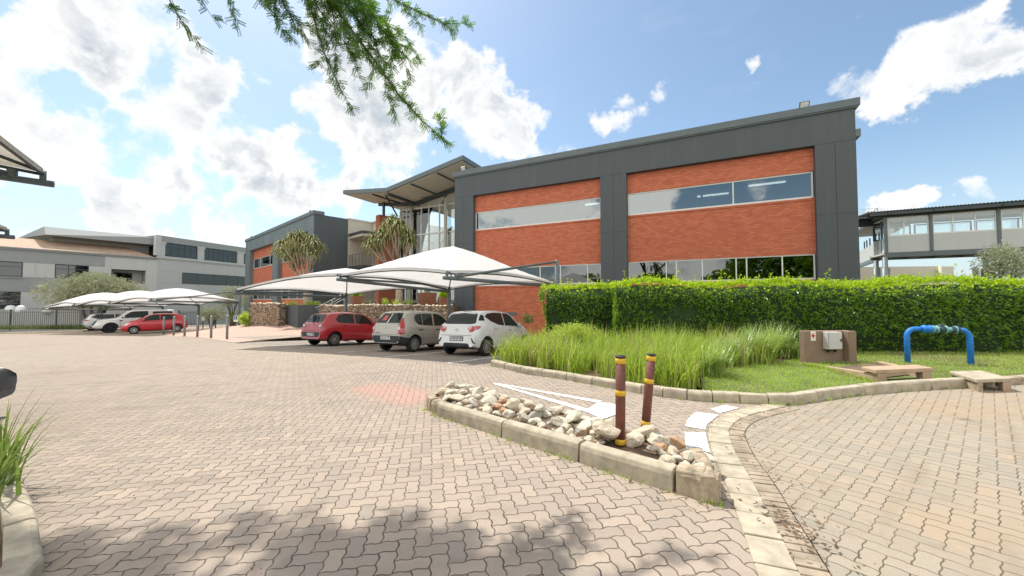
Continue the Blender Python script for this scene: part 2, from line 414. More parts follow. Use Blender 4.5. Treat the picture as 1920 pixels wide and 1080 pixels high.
def ngon_sheet(name, pts, mat, dz, label=None, kind='structure', zf=zlot, cut=0.8):
    """a flat-lying sheet following the ground function"""
    from mathutils.geometry import tessellate_polygon
    bm = bmesh.new(); vs = [bm.verts.new((p[0], p[1], 0)) for p in pts]
    for a, b, c in tessellate_polygon([[Vector((p[0], p[1], 0)) for p in pts]]):
        q = (pts[b][0] - pts[a][0]) * (pts[c][1] - pts[a][1]) - (pts[c][0] - pts[a][0]) * (pts[b][1] - pts[a][1])
        if abs(q) > 1e-9: bm.faces.new((vs[a], vs[b], vs[c]) if q > 0 else (vs[a], vs[c], vs[b]))
    for v in bm.verts: v.co.z = zf(v.co.x, v.co.y) + dz
    me = bpy.data.meshes.new(name); bm.to_mesh(me); bm.free(); me.materials.append(mat)
    o = bpy.data.objects.new(name, me); COL.objects.link(o)
    return tag(o, label, None, None, kind)
# ================================================================== GROUND, PAVING, KERBS
def gxy(px, py): q = gp(px, py); return (q.x, q.y)
EDGE_OUT = [(1445, 756), (1391, 767), (1352, 779), (1329, 797), (1326, 812.6), (1336, 854.8), (1355.6, 890), (1373, 942.8), (1398, 1009.7), (1422, 1080)]
EDGE_IN = [(1461, 765), (1408, 782.7), (1380, 795), (1367, 816), (1371, 837), (1390.8, 872.4), (1415.4, 918), (1447, 967.4), (1475, 1030.8), (1500, 1080)]
EDGE_BR = [(1478, 771), (1440, 785), (1408, 797), (1397, 817), (1405, 841), (1426, 872.4), (1450.6, 914.7), (1482, 960.4), (1521, 1016.7), (1560, 1080)]
def extend(pl, L=4.0):
    a, b = Vector(pl[-2]), Vector(pl[-1]); return pl + [tuple(b + (b - a).normalized() * L)]
eo = extend([gxy(*p) for p in EDGE_OUT]); ei = extend([gxy(*p) for p in EDGE_IN]); eb = extend([gxy(*p) for p in EDGE_BR])
def resample(pl, n):
    P = [Vector(p) for p in pl]; d = [0]
    for a, b in zip(P, P[1:]): d.append(d[-1] + (b - a).length)
    out = []
    for i in range(n + 1):
        t = d[-1] * i / n; k = 0
        while k < len(P) - 2 and d[k + 1] < t: k += 1
        u = (t - d[k]) / max(1e-9, d[k + 1] - d[k]); out.append(P[k].lerp(P[k + 1], u))
    return out
def smooth_pl(pl, it=2):
    for _ in range(it):
        q = [pl[0]]
        for a, b in zip(pl, pl[1:]):
            a = Vector(a); b = Vector(b); q += [a.lerp(b, .25), a.lerp(b, .75)]
        q.append(pl[-1]); pl = q
    return [tuple(p) for p in pl]
eo = smooth_pl(eo, 3)
def offset(pl, w):
    out = []
    for i, p in enumerate(pl):
        a, b = Vector(pl[max(0, i - 3)]), Vector(pl[min(len(pl) - 1, i + 3)]); d = (b - a).normalized(); out.append((p[0] - d.y * w, p[1] + d.x * w))
    return out
ei = offset(eo, .205); eb = offset(eo, .36)
BED_KERB = [(919, 685.7), (987, 702), (1055, 711.5), (1142, 727.6), (1223, 742), (1307, 753), (1410, 757), (1468, 760.5), (1496, 758.5), (1560, 748), (1637, 738), (1743, 730.5), (1843, 726)]
bk = [gxy(*p) for p in BED_KERB]
Bs = Vector(bk[0])
# earth sheet out to the horizon
bm = bmesh.new(); xs = [-600, -300, -150, -100] + [-70 + 2.5 * i for i in range(45)] + [60, 100, 200, 400, 600]; ys = [-400, -150, -60] + [-20 + 2.5 * i for i in range(38)] + [90, 130, 200, 400, 800]
def zearth(x, y):
    u = max(-14, min(70, x * U.x + y * U.y))
    return -FALL * u - DIP * max(0, min(9, inbay(x, y))) * (1 if -16 < x < 8 and y < 40 else .6) - .16
g = [[bm.verts.new((x, y, zearth(x, y))) for x in xs] for y in ys]
for j in range(len(ys) - 1):
    for i in range(len(xs) - 1): bm.faces.new((g[j][i], g[j][i + 1], g[j + 1][i + 1], g[j + 1][i]))
me = bpy.data.meshes.new('ground'); bm.to_mesh(me); bm.free(); me.materials.append(K['earth'])
o = bpy.data.objects.new('ground', me); COL.objects.link(o); tag(o, None, None, None, 'structure')

far = B0 + BN * 22
lot = [(-45, -9)] + [(4.5, -9)] + list(reversed(eo)) + [p for p in reversed(bk[:7])] + [tuple(B1), tuple(B0), tuple(far), (-30, 45), (-62, 45)]
ngon_sheet('parking_lot_paving', lot, K['lot'], 0.0)
bay = [tuple(Bs), tuple(Bs + BN * 11), tuple(B0 + BN * 11), tuple(B0), tuple(B1)]
ngon_sheet('parking_bay_paving', bay, K['bay'], 0.0, zf=zbay)
drv = list(reversed(eb)) + [gxy(1468, 762), gxy(1496, 759), gxy(1560, 748), gxy(1637, 738), gxy(1743, 730.5), gxy(1843, 726), gxy(1990, 714), (40, 9), (40, -9), (6, -9)]
ngon_sheet('driveway_paving', drv, K['drive'], -0.004)
# edging of flat concrete blocks between the two pavings + soldier course of bricks
def band(base, w, n):
    a = resample(base, n); b = []
    for i, p in enumerate(a):
        d = (a[min(n, i + 1)] - a[max(0, i - 1)]).normalized(); b.append(p + Vector((-d.y, d.x)) * w)
    return a, b
mb = MB(); n = 30; a, b = band(eo, .205, n)
for i in range(n):
    g_ = .02
    q = [a[i].lerp(a[i + 1], g_), a[i].lerp(a[i + 1], 1 - g_), b[i].lerp(b[i + 1], 1 - g_), b[i].lerp(b[i + 1], g_)]
    z = R(-.004, .004); vs = [(p.x, p.y, zlot(p.x, p.y) - .08) for p in q] + [(p.x, p.y, zlot(p.x, p.y) + .012 + z) for p in q]
    mb.add(vs, ((4, 5, 6, 7), (0, 1, 5, 4), (1, 2, 6, 5), (2, 3, 7, 6), (3, 0, 4, 7)))
o = mb.build('kerb_edging', K['kerb'], bevel=.006); tag(o, kind='structure')
mb = MB(); n = 112; a, b = band(ei, .15, n)
for i in range(n):
    g_ = .05
    q = [a[i].lerp(a[i + 1], g_), a[i].lerp(a[i + 1], 1 - g_), b[i].lerp(b[i + 1], 1 - g_), b[i].lerp(b[i + 1], g_)]
    c = (q[0] + q[1] + q[2] + q[3]) / 4; q = [c + (p - c) * .965 for p in q]; z = R(-.004, .004)
    vs = [(p.x, p.y, zlot(p.x, p.y) - .08) for p in q] + [(p.x, p.y, zlot(p.x, p.y) + .002 + z) for p in q]
    mb.add(vs, ((4, 5, 6, 7), (0, 1, 5, 4), (1, 2, 6, 5), (2, 3, 7, 6), (3, 0, 4, 7)))
o = mb.build('brick_edging', K['edge_brick'], bevel=.005); tag(o, kind='structure')
ngon_sheet('edging_bed', [tuple(p) for p in eo] + [tuple(p) for p in reversed(eb)], K['soil'], -.012)

def kerb_run(mb, pl, h, w, lens, side=1, zf=zlot, gap=.012, rough=0.0):
    """kerb stones along a polyline; the line is the foot of the visible face"""
    P = [Vector(p) for p in pl]; d = [0]
    for a, b in zip(P, P[1:]): d.append(d[-1] + (b - a).length)
    def pt(t):
        k = 0
        while k < len(P) - 2 and d[k + 1] < t: k += 1
        a, b = P[k], P[k + 1]; u = (t - d[k]) / max(1e-9, d[k + 1] - d[k])
        return a.lerp(b, u)
    def nrm(t):
        a, b = pt(max(0, t - .15)), pt(min(d[-1], t + .15)); q = (b - a).normalized(); return Vector((-q.y, q.x)) * side
    t = 0; i = 0
    while t < d[-1] - .05:
        L = min(lens[i % len(lens)] * R(.96, 1.04), d[-1] - t); i += 1
        m_ = max(2, int(L / .25) + 1); t0, t1 = t + gap / 2, t + L - gap / 2; rings = []
        jz, jn = R(-.006, .006) , R(-.006, .006)
        for k in range(m_):
            tt = t0 + (t1 - t0) * k / (m_ - 1); p = pt(tt); q = nrm(tt); ring = []
            for dn, dz in ((0, -.06), (0.008, h * .70), (.02, h * .93), (.045, h), (w, h), (w, -.06)):
                x = p + q * (dn + jn + (R(-rough, rough) if 0 < dz < h else 0)); ring.append((x.x, x.y, zf(x.x, x.y) + dz + (jz if dz > 0 else 0) + (R(-rough, rough) if dz > 0 else 0)))
            rings.append(ring)
        vs = [v for r in rings for v in r]; nr = 6; fs = []
        for k in range(m_ - 1):
            for j in range(nr - 1): fs.append((k * nr + j, (k + 1) * nr + j, (k + 1) * nr + j + 1, k * nr + j + 1))
        fs.append(tuple(range(nr))); fs.append(tuple(range((m_ - 1) * nr, m_ * nr))[::-1])
        if side < 0: fs = [f[::-1] for f in fs]
        mb.add(vs, fs); t += L
mb = MB(); mb2 = MB()
bks = smooth_pl(bk, 2)
kerb_run(mb, bks, .135, .13, [.62, .62, .62, .62, .62, .62, .34, .34, .34, .34, .34, .34, .34, .5, .5, .5], side=1, rough=.004)
o = mb.build('garden_kerb', [K['kerb']], bevel=.008); tag(o, kind='structure')
mb = MB(); kerb_run(mb, [gxy(1890, 722), gxy(1930, 719), gxy(2050, 712)], .12, .13, [.5], 1, rough=.004)
o = mb.build('kerb', K['kerbdark'], bevel=.008); tag(o, kind='structure')
# kerb and bed at the near left
mb = MB(); kerb_run(mb, [(-1.62, .2), gxy(84, 1080), gxy(70, 985), gxy(47, 925), gxy(14, 872), gxy(-60, 800)], .10, .15, [1.0], 1, rough=.003)
o = mb.build('verge_kerb', K['kerb'], bevel=.008); tag(o, kind='structure')
lb = [(-1.75, .2), gxy(60, 1080), gxy(46, 985), gxy(30, 925), gxy(0, 876), gxy(-75, 803), (-9, 4.2), (-9, .2)]
ngon_sheet('verge_bed', lb, K['soil'], .05)

# bed behind the garden kerb (soil under the grasses) and lawn
hedge_line = [(1.0, 12.0), (3.1, 11.3), (3.1, 10.9), (9.5, 9.25), (16, 8.0)]
kin = [(p[0] + .1, p[1] + .1) for p in bk]
lawn_edge = [gxy(1290, 740), gxy(1322, 706), gxy(1400, 690), gxy(1480, 681), gxy(1512, 672)]
bed = [(Bs.x + .05, Bs.y + .1)] + kin[1:6] + lawn_edge + [(9.5, 9.9), (3.1, 11.9), (1.0, 13.2), (.6, 12.2)]
ngon_sheet('planting_bed', bed, K['soil'], .05)
lawn = [kin[5], kin[6], kin[7], kin[8], kin[9], kin[10], kin[11], kin[12], gxy(1890, 718), gxy(1990, 708), (17, 9.5), (9.5, 10.2), lawn_edge[4], lawn_edge[3], lawn_edge[2], lawn_edge[1]]
ngon_sheet('lawn', lawn, K['lawnbase'], .058)

# painted markings
def paint(name, pxs, dz=.006):
    return ngon_sheet(name, [gxy(*p) for p in pxs], K['paint'], dz)
def strip(p, q, w0, w1):
    a, b = Vector(gxy(*p)), Vector(gxy(*q)); d = (b - a).normalized(); n_ = Vector((-d.y, d.x))
    return [tuple(a - n_ * w0 / 2), tuple(b - n_ * w1 / 2), tuple(b + n_ * w1 / 2), tuple(a + n_ * w0 / 2)]
mk = MB()
def flat(pts, dz=.006, zf=zlot): mk.poly([(x, y, zf(x, y) + dz) for x, y in pts])
def ccw(p): return p if sum(p[i][0] * p[(i + 1) % len(p)][1] - p[(i + 1) % len(p)][0] * p[i][1] for i in range(len(p))) > 0 else p[::-1]
flat(ccw(strip((925, 718.5), (1125, 754), .06, .13)))
flat(ccw(strip((928, 720), (1103, 771), .06, .13)), .0075)
flat(ccw([gxy(*p) for p in ((1123, 754.5), (1156, 759.5), (1157, 778), (1130, 787), (1096, 771.5))]), .009)
o = mk.build('yield_triangle_marking', K['paint']); tag(o, kind='structure')
mk = MB()
flat(ccw([gxy(*p) for p in ((1288.6, 787.6), (1305, 773), (1347, 778.5), (1326, 796), (1322, 806), (1285, 800))]))
flat(ccw([gxy(*p) for p in ((1284, 811), (1322, 811), (1332, 850), (1285, 838.7))]))
flat(ccw([gxy(*p) for p in ((1332, 767.6), (1359.7, 760), (1386, 765.5), (1350, 775))]))
flat(ccw([gxy(*p) for p in ((1290, 846), (1332, 856), (1337, 872), (1300, 868))]))
o = mk.build('give_way_block_marking', K['paint']); tag(o, kind='structure')
# bay lines (run with the cars) and a line along the bay edge
CARDIR = Vector((sin(radians(31.5)), cos(radians(31.5))))
mk = MB()
def bayline(P, L, w=.09):
    n_ = Vector((-CARDIR.y, CARDIR.x)); q = [P - n_ * w / 2, P + CARDIR * L - n_ * w / 2, P + CARDIR * L + n_ * w / 2, P + n_ * w / 2]
    flat(ccw([(p.x, p.y) for p in q]), .006, zbay)
for k in range(6): bayline(B1 + BE * (1.35 + 2.62 * k - .6) + BN * .25, 5.0)
o = mk.build('bay_line_marking', K['paint']); tag(o, kind='structure')

# raised brick ramp at the rear left, with its kerb
rp = [at(300, 628.5, 25.6), at(370, 633, 22.6), at(441, 642.5, 17.6), at(520, 634, 20.4), at(568, 628.5, 22.2), at(640, 606, 27.5), at(560, 600, 29), at(470, 607.5, 29.5), at(400, 615, 30.5), at(330, 622, 31)]
for i, p in enumerate(rp): p.z = max(p.z, zlot(p.x, p.y) + .012) if i < 3 else p.z
mb = MB(); mb.poly(rp); c = [Vector((p.x, p.y, p.z - .9)) for p in rp]
for i in range(len(rp)):
    j = (i + 1) % len(rp); mb.quad(rp[j], rp[i], c[i], c[j])
o = mb.build('entrance_ramp_paving', K['ramp']); tag(o, kind='structure')
bmx = bmesh.new(); bmx.from_mesh(o.data); bmesh.ops.triangulate(bmx, faces=bmx.faces[:]); bmx.to_mesh(o.data); bmx.free()
mb = MB()
ka = [rp[2], rp[3], rp[4], rp[5]]
for a, b in zip(ka, ka[1:]):
    nseg = max(1, int((b - a).length / 1.0))
    for i in range(nseg):
        p, q = a.lerp(b, i / nseg + .004), a.lerp(b, (i + 1) / nseg - .004)
        d = (q - p).normalized(); n_ = Vector((d.y, -d.x, 0)).normalized() * .13
        zb = lambda v: zbay(v.x, v.y) - .1
        vs = [p, q, q + n_, p + n_]; tops = [(v.x, v.y, v.z + .02) for v in vs]; bots = [(v.x, v.y, min(v.z - .05, zb(v))) for v in vs]
        mb.add(bots + tops, ((4, 7, 6, 5), (0, 1, 5, 4), (1, 2, 6, 5), (2, 3, 7, 6), (3, 0, 4, 7)))
o = mb.build('ramp_kerb', K['kerb']); tag(o, kind='structure')

# ================================================================== TRAFFIC ISLAND
isl = [gxy(797, 766), gxy(818, 780), gxy(938, 820), gxy(1077, 865), gxy(1263, 925), gxy(1352, 948)]
mb = MB()
kerb_run(mb, isl[1:5], .175, .13, [(Vector(isl[2]) - Vector(isl[1])).length, (Vector(isl[3]) - Vector(isl[2])).length, (Vector(isl[4]) - Vector(isl[3])).length], 1, rough=.002, gap=.022)
o = mb.build('island_kerb', K['kerb'], bevel=.010); tag(o, kind='structure')
mb = MB()
kerb_run(mb, isl[4:6], .19, .15, [.215, .205], 1, rough=.012, gap=.03)
kerb_run(mb, [gxy(1354, 947), gxy(1341, 905), gxy(1318, 880)], .185, .13, [.25, .24, .3], 1, rough=.012, gap=.02)
kerb_run(mb, [gxy(799, 758), gxy(800, 768), gxy(820, 781)], .175, .13, [.12, .22], 1, rough=.008)
kerb_run(mb, [gxy(1310, 872), gxy(1180, 822), gxy(1030, 777), gxy(900, 739), gxy(838, 728), gxy(806, 752)], .10, .10, [.8], 1, rough=.006)
o = mb.build('island_end_kerb', K['kerbdark'], bevel=.014); tag(o, kind='structure')
ip = [gxy(812, 765), gxy(845, 738), gxy(900, 744), gxy(1030, 782), gxy(1180, 828), gxy(1305, 876), gxy(1335, 925), gxy(1262, 918), gxy(1077, 858), gxy(938, 812)]
ngon_sheet('island_soil', ip, K['soil'], .105)

# loose rocks: eight shapes, copied one by one
def rock_mesh(seed):
    rnd = random.Random(seed); bm = bmesh.new(); bmesh.ops.create_icosphere(bm, subdivisions=3, radius=1)
    off = Vector((rnd.uniform(-50, 50), rnd.uniform(-50, 50), rnd.uniform(-50, 50)))
    planes = []
    for _ in range(11):
        n_ = Vector((rnd.gauss(0, 1), rnd.gauss(0, 1), rnd.gauss(0, 1))).normalized(); planes.append((n_, rnd.uniform(.52, .82)))
    sc = Vector((rnd.uniform(.9, 1.35), rnd.uniform(.7, 1.0), rnd.uniform(.55, .85)))
    for v in bm.verts:
        c = v.co.copy()
        for n_, d in planes:
            e = c.dot(n_) - d
            if e > 0: c -= n_ * e
        c *= 1 + .10 * noise.noise(c * 2.2 + off) + .05 * noise.noise(c * 6 + off)
        v.co = Vector((c.x * sc.x, c.y * sc.y, c.z * sc.z))
    me = bpy.data.meshes.new('rock'); bm.to_mesh(me); bm.free(); return me
rm = [rock_mesh(100 + i) for i in range(9)]
mats_r = ['rock_white'] * 6 + ['rock_tan'] * 4 + ['rock_orange', 'rock_grey']
rocks = {}
for i, me in enumerate(rm):
    for mn in set(mats_r):
        q = me.copy(); q.name = 'rock'; q.materials.append(K[mn]); rocks[(i, mn)] = q
lab = {'rock_white': 'pale whitish jagged rock', 'rock_tan': 'tan jagged rock', 'rock_orange': 'orange stained jagged rock', 'rock_grey': 'dark grey jagged rock'}
def where(t):
    return ('in the heap at the far end of the kerbed island' if t < .3 else 'halfway along the kerbed island' if t < .55 else
            'beside the brown posts on the island' if t < .82 else 'at the near end of the kerbed island')
row_f = [Vector(p) for p in (gxy(815, 766), gxy(940, 806), gxy(1078, 852), gxy(1240, 902), gxy(1322, 925))]
row_b = [Vector(p) for p in (gxy(850, 735), gxy(905, 742), gxy(1035, 780), gxy(1185, 826), gxy(1318, 880))]
def lerp_row(row, t):
    k = min(len(row) - 2, int(t * (len(row) - 1))); return row[k].lerp(row[k + 1], t * (len(row) - 1) - k)
placed = []; rr = random.Random(5); tries = 0
while len(placed) < 130 and tries < 9000:
    tries += 1
    t = rr.random(); s_ = rr.random(); p = lerp_row(row_f, t).lerp(lerp_row(row_b, t), .06 + .9 * s_)
    r = rr.choice((rr.uniform(.045, .075), rr.uniform(.07, .12), rr.uniform(.08, .13))) * (1.15 if t < .3 else 1) * (1 if s_ > .15 else .75)
    if abs(t - .72) < .05 and s_ < .35: continue
    layer = 0
    near = [(q, qr) for q, qr, _ in placed if (q - p).length < (qr + r) * .66]
    if near:
        if rr.random() > .05: continue
        layer = 1
    placed.append((p, r, layer))
    mn = rr.choice(mats_r); i = rr.randrange(9)
    o = bpy.data.objects.new('rock', rocks[(i, mn)]); COL.objects.link(o)
    z = zlot(p.x, p.y) + .10 + r * .30 + layer * r * .75
    o.location = (p.x, p.y, z); o.rotation_euler = (rr.uniform(-.5, .5), rr.uniform(-.5, .5), rr.uniform(0, 6.28)); o.scale = (r, r, r * .82)
    tag(o, f"{lab[mn]} {where(t)}", 'rock', 'loose rocks on the traffic island')

# two brown posts with yellow bands
def banded_post(foot, top, label):
    d = top - foot; L = d.length
    t = thing('marker_post', label, 'post', foot, 0, 'brown marker posts on the island')
    t.rotation_mode = 'QUATERNION'; t.rotation_quaternion = Vector((0, 0, 1)).rotation_difference(d.normalized())
    r = .046
    MB().tube([(0, 0, -.12), (0, 0, L * .5), (0, 0, L - .02)], [r, r * 1.005, r], 20).build('post_shaft', K['postwood'], t, True)
    for z in (.13, .585, L - .048):
        MB().lathe([(r + .001, z - .025), (r + .003, z - .024), (r + .003, z + .024), (r + .001, z + .025)], 20).build('yellow_band', K['yellow'], t, True)
    MB().lathe([(r + .0035, L - .013), (r + .0035, L - .002), (r - .006, L + .003), (0, L + .004)], 20).build('cap', K['black'], t, True)
    return t
f1 = gp(1163, 853, .02); banded_post(f1, at(1163.5, 667, f1.y), 'brown post with yellow bands standing upright in the rocks')
f2 = gp(1209, 816, .02); banded_post(f2, at(1221.5, 663.5, f2.y), 'brown yellow banded post leaning sideways behind the upright one')

# steel bollards along the ramp edge
bx = [(306.7, 627.5, 593.5), (325.7, 628.5, 593), (346, 629.8, 592.3), (370, 631.2, 591.7), (395.7, 632.9, 591.6), (425.5, 634.9, 590.4)]
words = ['farthest from the stone wall', 'second from the red car', 'third from the red car', 'fourth from the red car', 'fifth from the red car', 'nearest the stone wall']
first = None
for i, (x, y0_, y1_) in enumerate(bx):
    p = gp(x, y0_, .012); h = at(x, y1_, p.y).z - p.z
    if first is None:
        t = thing('steel_bollard', None, 'bollard', p, 0, 'steel bollards along the ramp'); r = .062; h0 = h
        MB().tube([(0, 0, -.1), (0, 0, h - .10)], r, 14).build('shaft', K['bollard'], t, True)
        MB().lathe([(r * .8, h - .10), (r * .8, h - .075), (r * 1.1, h - .075), (r * 1.1, h - .05), (r * .75, h - .015), (0, h)], 14).build('cap', K['galv'], t, True)
        first = t
    else:
        t = copy_tree(first); t.location = p; t.scale = (1, 1, h / h0)
    t['label'] = f'grey steel bollard on the ramp edge, {words[i]}'

# ================================================================== ELECTRICAL PLINTH, INLETS, BLUE PIPE
# plinth wall with meter cabinet
wl, wr_ = gp(1510, 681, .06), gp(1596, 677, .06)
dx = (wr_ - wl); dx.z = 0; wdt = dx.length; ang = atan2(dx.y, dx.x)
t = thing('service_plinth', 'low brown plastered wall with a return pier standing before the hedge', 'plinth', wl, ang)
hp = .69
MB().box(0, wdt, 0, .14, -.25, hp).build('plinth_wall', K['brownplaster'], t, bevel=.012)
MB().box(wdt - .19, wdt, -.13, -.002, -.25, hp - .003).build('return_pier', K['brownplaster'], t, bevel=.012)
c = thing('meter_cabinet', 'pale grey metal cabinet mounted on the brown plinth wall', 'cabinet', wl, ang)
cx0 = wdt * .385; MB().box(cx0, cx0 + .33, -.125, -.004, .30, .675).build('cabinet_body', K['cabinet'], c, bevel=.008)
d_ = MB().box(cx0 + .012, cx0 + .318, -.145, -.128, .312, .663).build('door', K['cabinet'], c, bevel=.005)
MB().box(cx0 + .275, cx0 + .292, -.163, -.146, .47, .53).build('handle', K['black'], d_)
for q in (.07, .24): MB().bar((cx0 + q, -.07, .30), (cx0 + q + .02, -.03, .24), .03, .03).build('bracket', K['black'], c)
s = thing('warning_sign', 'small cream sign with red mark fixed to the brown plinth', 'sign', wl, ang)
MB().box(.14, .255, -.012, -.003, .48, .68).build('sign_plate', K['signwhite'], s)
mb = MB(); mb.box(.155, .235, -.0165, -.0125, .57, .608); mb.box(.178, .205, -.0165, -.0125, .535, .57); mb.box(.178, .205, -.0165, -.0125, .608, .64); mb.build('red_mark', K['red'], s)
# open concrete pit with inlet mouth running from plinth to kerb
L0 = gp(1545, 690, .06); R0 = gp(1655, 681, .06); Lf = gp(1646, 718, .06); Rf = gp(1748, 714, .06)
t = thing('storm_water_pit', 'tan plastered drainage pit with a wide inlet mouth at the kerb', 'drain')
def slabquad(mb, a, b, w, h0, h1, inner, h2):
    a = Vector(a); b = Vector(b); d = (b - a).normalized(); n_ = Vector((-d.y, d.x, 0)) * w * inner
    vs = [(p.x, p.y, zlot(p.x, p.y) + h0) for p in (a, b, b + n_, a + n_)] + [(p.x, p.y, zlot(p.x, p.y) + hh) for p, hh in ((a, h1), (b, h2), (b + n_, h2), (a + n_, h1))]
    fs = ((0, 3, 2, 1), (4, 5, 6, 7), (0, 1, 5, 4), (1, 2, 6, 5), (2, 3, 7, 6), (3, 0, 4, 7))
    mb.add(vs, fs if inner > 0 else [f[::-1] for f in fs])
mb = MB(); slabquad(mb, L0, Lf, .10, -.2, .10, 1, .20); mb.build('side_kerb', K['tanplaster'], t, bevel=.01)
mb = MB(); slabquad(mb, R0, Rf, .10, -.2, .098, -1, .198); mb.build('side_kerb', K['tanplaster'], t, bevel=.01)
mb = MB(); d = (Rf - Lf).normalized(); bk_ = (L0 - Lf).normalized()
a = Lf + d * .0; b = Rf
def hexa(mb, a, b, back, dep, h0, h1):
    vs = [(p.x, p.y, zlot(p.x, p.y) + h) for h in (h0, h1) for p in (a, b, b + back * dep, a + back * dep)]
    mb.add(vs, ((0, 3, 2, 1), (4, 5, 6, 7), (0, 1, 5, 4), (1, 2, 6, 5), (2, 3, 7, 6), (3, 0, 4, 7)))
hexa(mb, a - d * .03, b + d * .03, bk_, .34, .203, .27); mb.build('cover_slab', K['tanplaster'], t, bevel=.012)
mb = MB(); hexa(mb, a, a + d * .16, bk_, .12, -.2, .202); mb.build('pier', K['tanplaster'], t, bevel=.008)
mb = MB(); hexa(mb, b - d * .16, b, bk_, .12, -.2, .202); mb.build('pier', K['tanplaster'], t, bevel=.008)
mb = MB(); hexa(mb, L0 + d * .1 + bk_ * -.05, R0 - d * .1, -bk_, (L0 - Lf).length - .3, -.3, .075); mb.build('pit_floor', K['soil'], t)
# second inlet: cracked concrete lid over a dark opening
t = thing('storm_drain_lid', 'thin weathered concrete lid over an open kerb inlet', 'drain')
a, b = gp(1838, 722, .1), gp(1893, 720.5, .1); d = (b - a).normalized(); bk2 = gp(1787, 694, .2) - gp(1838, 709, .2); bk2.z = 0
mb = MB(); hexa(mb, a - d * .06, b + d * .04, bk2, 1.0, .132, .188); mb.build('lid', K['kerb'], t, bevel=.012)
mb = MB(); hexa(mb, a - d * .03, a + d * .04, bk2, .97, -.2, .130); mb.build('side_wall', K['kerbdark'], t)
mb = MB(); hexa(mb, a + d * .05 + bk2 * .45, b + bk2 * .45, bk2, .06, -.2, .129); mb.build('back_wall', K['kerbdark'], t)
mb = MB(); hexa(mb, b - d * .10, b + d * .03, bk2, .16, -.2, .130); mb.build('pier', K['tanplaster'], t, bevel=.01)
# blue water pipe
pl, pr = gp(1702, 681, .05), gp(1820.5, 684, .05)
d = pr - pl; d.z = 0; wp = d.length; ang = atan2(d.y, d.x); hpz = .72; r = .047
t = thing('water_pipe_loop', 'bright blue water pipe looping out of the ground with aqua valve section', 'pipe', pl, ang)
def elbow(sgn, x):
    pts = [(x, 0, -.2), (x, 0, hpz - .16)] + [(x + sgn * .14 * (1 - cos(q)), 0, hpz - .16 + .16 * sin(q)) for q in [pi / 2 * i / 6 for i in range(1, 7)]] + [(x + sgn * .26, 0, hpz)]
    return MB().tube(pts, r, 18)
elbow(1, 0).build('riser', K['bluepipe'], t, True); elbow(-1, wp).build('riser', K['bluepipe'], t, True)
MB().lathe([(.0, .24), (.075, .24), (.082, .28), (.07, .33), (.085, .36), (.085, .385), (0, .385)], 20, (0, 0, hpz), 'x').build('gate_valve', K['bluepipe'], t, True)
def rod(x0, x1, rr_, mt, nm): return MB().tube([(x0, 0, hpz), (x1, 0, hpz)], rr_, 18).build(nm, mt, t, True)
xs_ = [.40, wp * .50, wp * .62, wp * .79]
rod(.38, xs_[1], .045, K['aqua'], 'pipe_section'); rod(xs_[2], xs_[3], .045, K['aqua'], 'pipe_section')
for x in (.395, xs_[1] - .02, xs_[2] + .0, xs_[3] - .02): rod(x, x + .024, .078, K['aqua'], 'flange')
rod(xs_[1] + .015, xs_[2] - .005, .066, K['valve'], 'meter_body')
MB().tube([(wp * .56, 0, hpz + .04), (wp * .56, 0, hpz + .10)], .04, 12).build('meter_cap', K['valve'], t, True)
MB().lathe([(.0, xs_[3] + .01), (.062, xs_[3] + .01), (.062, wp - .27), (.075, wp - .24), (.075, wp - .16), (0, wp - .16)], 18, (0, 0, hpz), 'x').build('coupling', K['valve'], t, True)
# ================================================================== VEGETATION
rv = random.Random(11)
def rnd_dir(r=rv):
    while True:
        v = Vector((r.uniform(-1, 1), r.uniform(-1, 1), r.uniform(-1, 1)))
        if .05 < v.length < 1: return v.normalized()
def leaf(mb, p, d, l, w, r=rv, droop=.15, fold=.0):
    d = d.normalized(); s = d.cross(rnd_dir(r))
    if s.length < .05: s = d.cross(Vector((0, 0, 1)))
    s = s.normalized() * (w / 2); m_ = p + d * (l * .45); t = p + d * l - Vector((0, 0, droop * l))
    mb.add((p, m_ + s, t, m_ - s), ((0, 1, 2, 3),))

def blade(mb, p, az, h, lean, w, r=rv, seg=4, curl=1.6):
    """arching grass blade"""
    dx, dy = cos(az), sin(az); sx, sy = -dy * w / 2, dx * w / 2; vs = []; fs = []
    for i in range(seg + 1):
        t = i / seg; out = lean * h * t ** curl; z = h * (t - .42 * lean * t ** 3); ww = (1 - t ** 1.6) * .92 + .08
        c = (p[0] + dx * out, p[1] + dy * out, p[2] + z)
        vs += [(c[0] - sx * ww, c[1] - sy * ww, c[2]), (c[0] + sx * ww, c[1] + sy * ww, c[2])]
        if i: b = 2 * i; fs.append((b - 2, b - 1, b + 1, b))
    mb.add(vs, fs)

def inpoly(x, y, P):
    c = False; j = len(P) - 1
    for i in range(len(P)):
        if (P[i][1] > y) != (P[j][1] > y) and x < (P[j][0] - P[i][0]) * (y - P[i][1]) / (P[j][1] - P[i][1]) + P[i][0]: c = not c
        j = i
    return c
def bbox(P): return min(p[0] for p in P), max(p[0] for p in P), min(p[1] for p in P), max(p[1] for p in P)

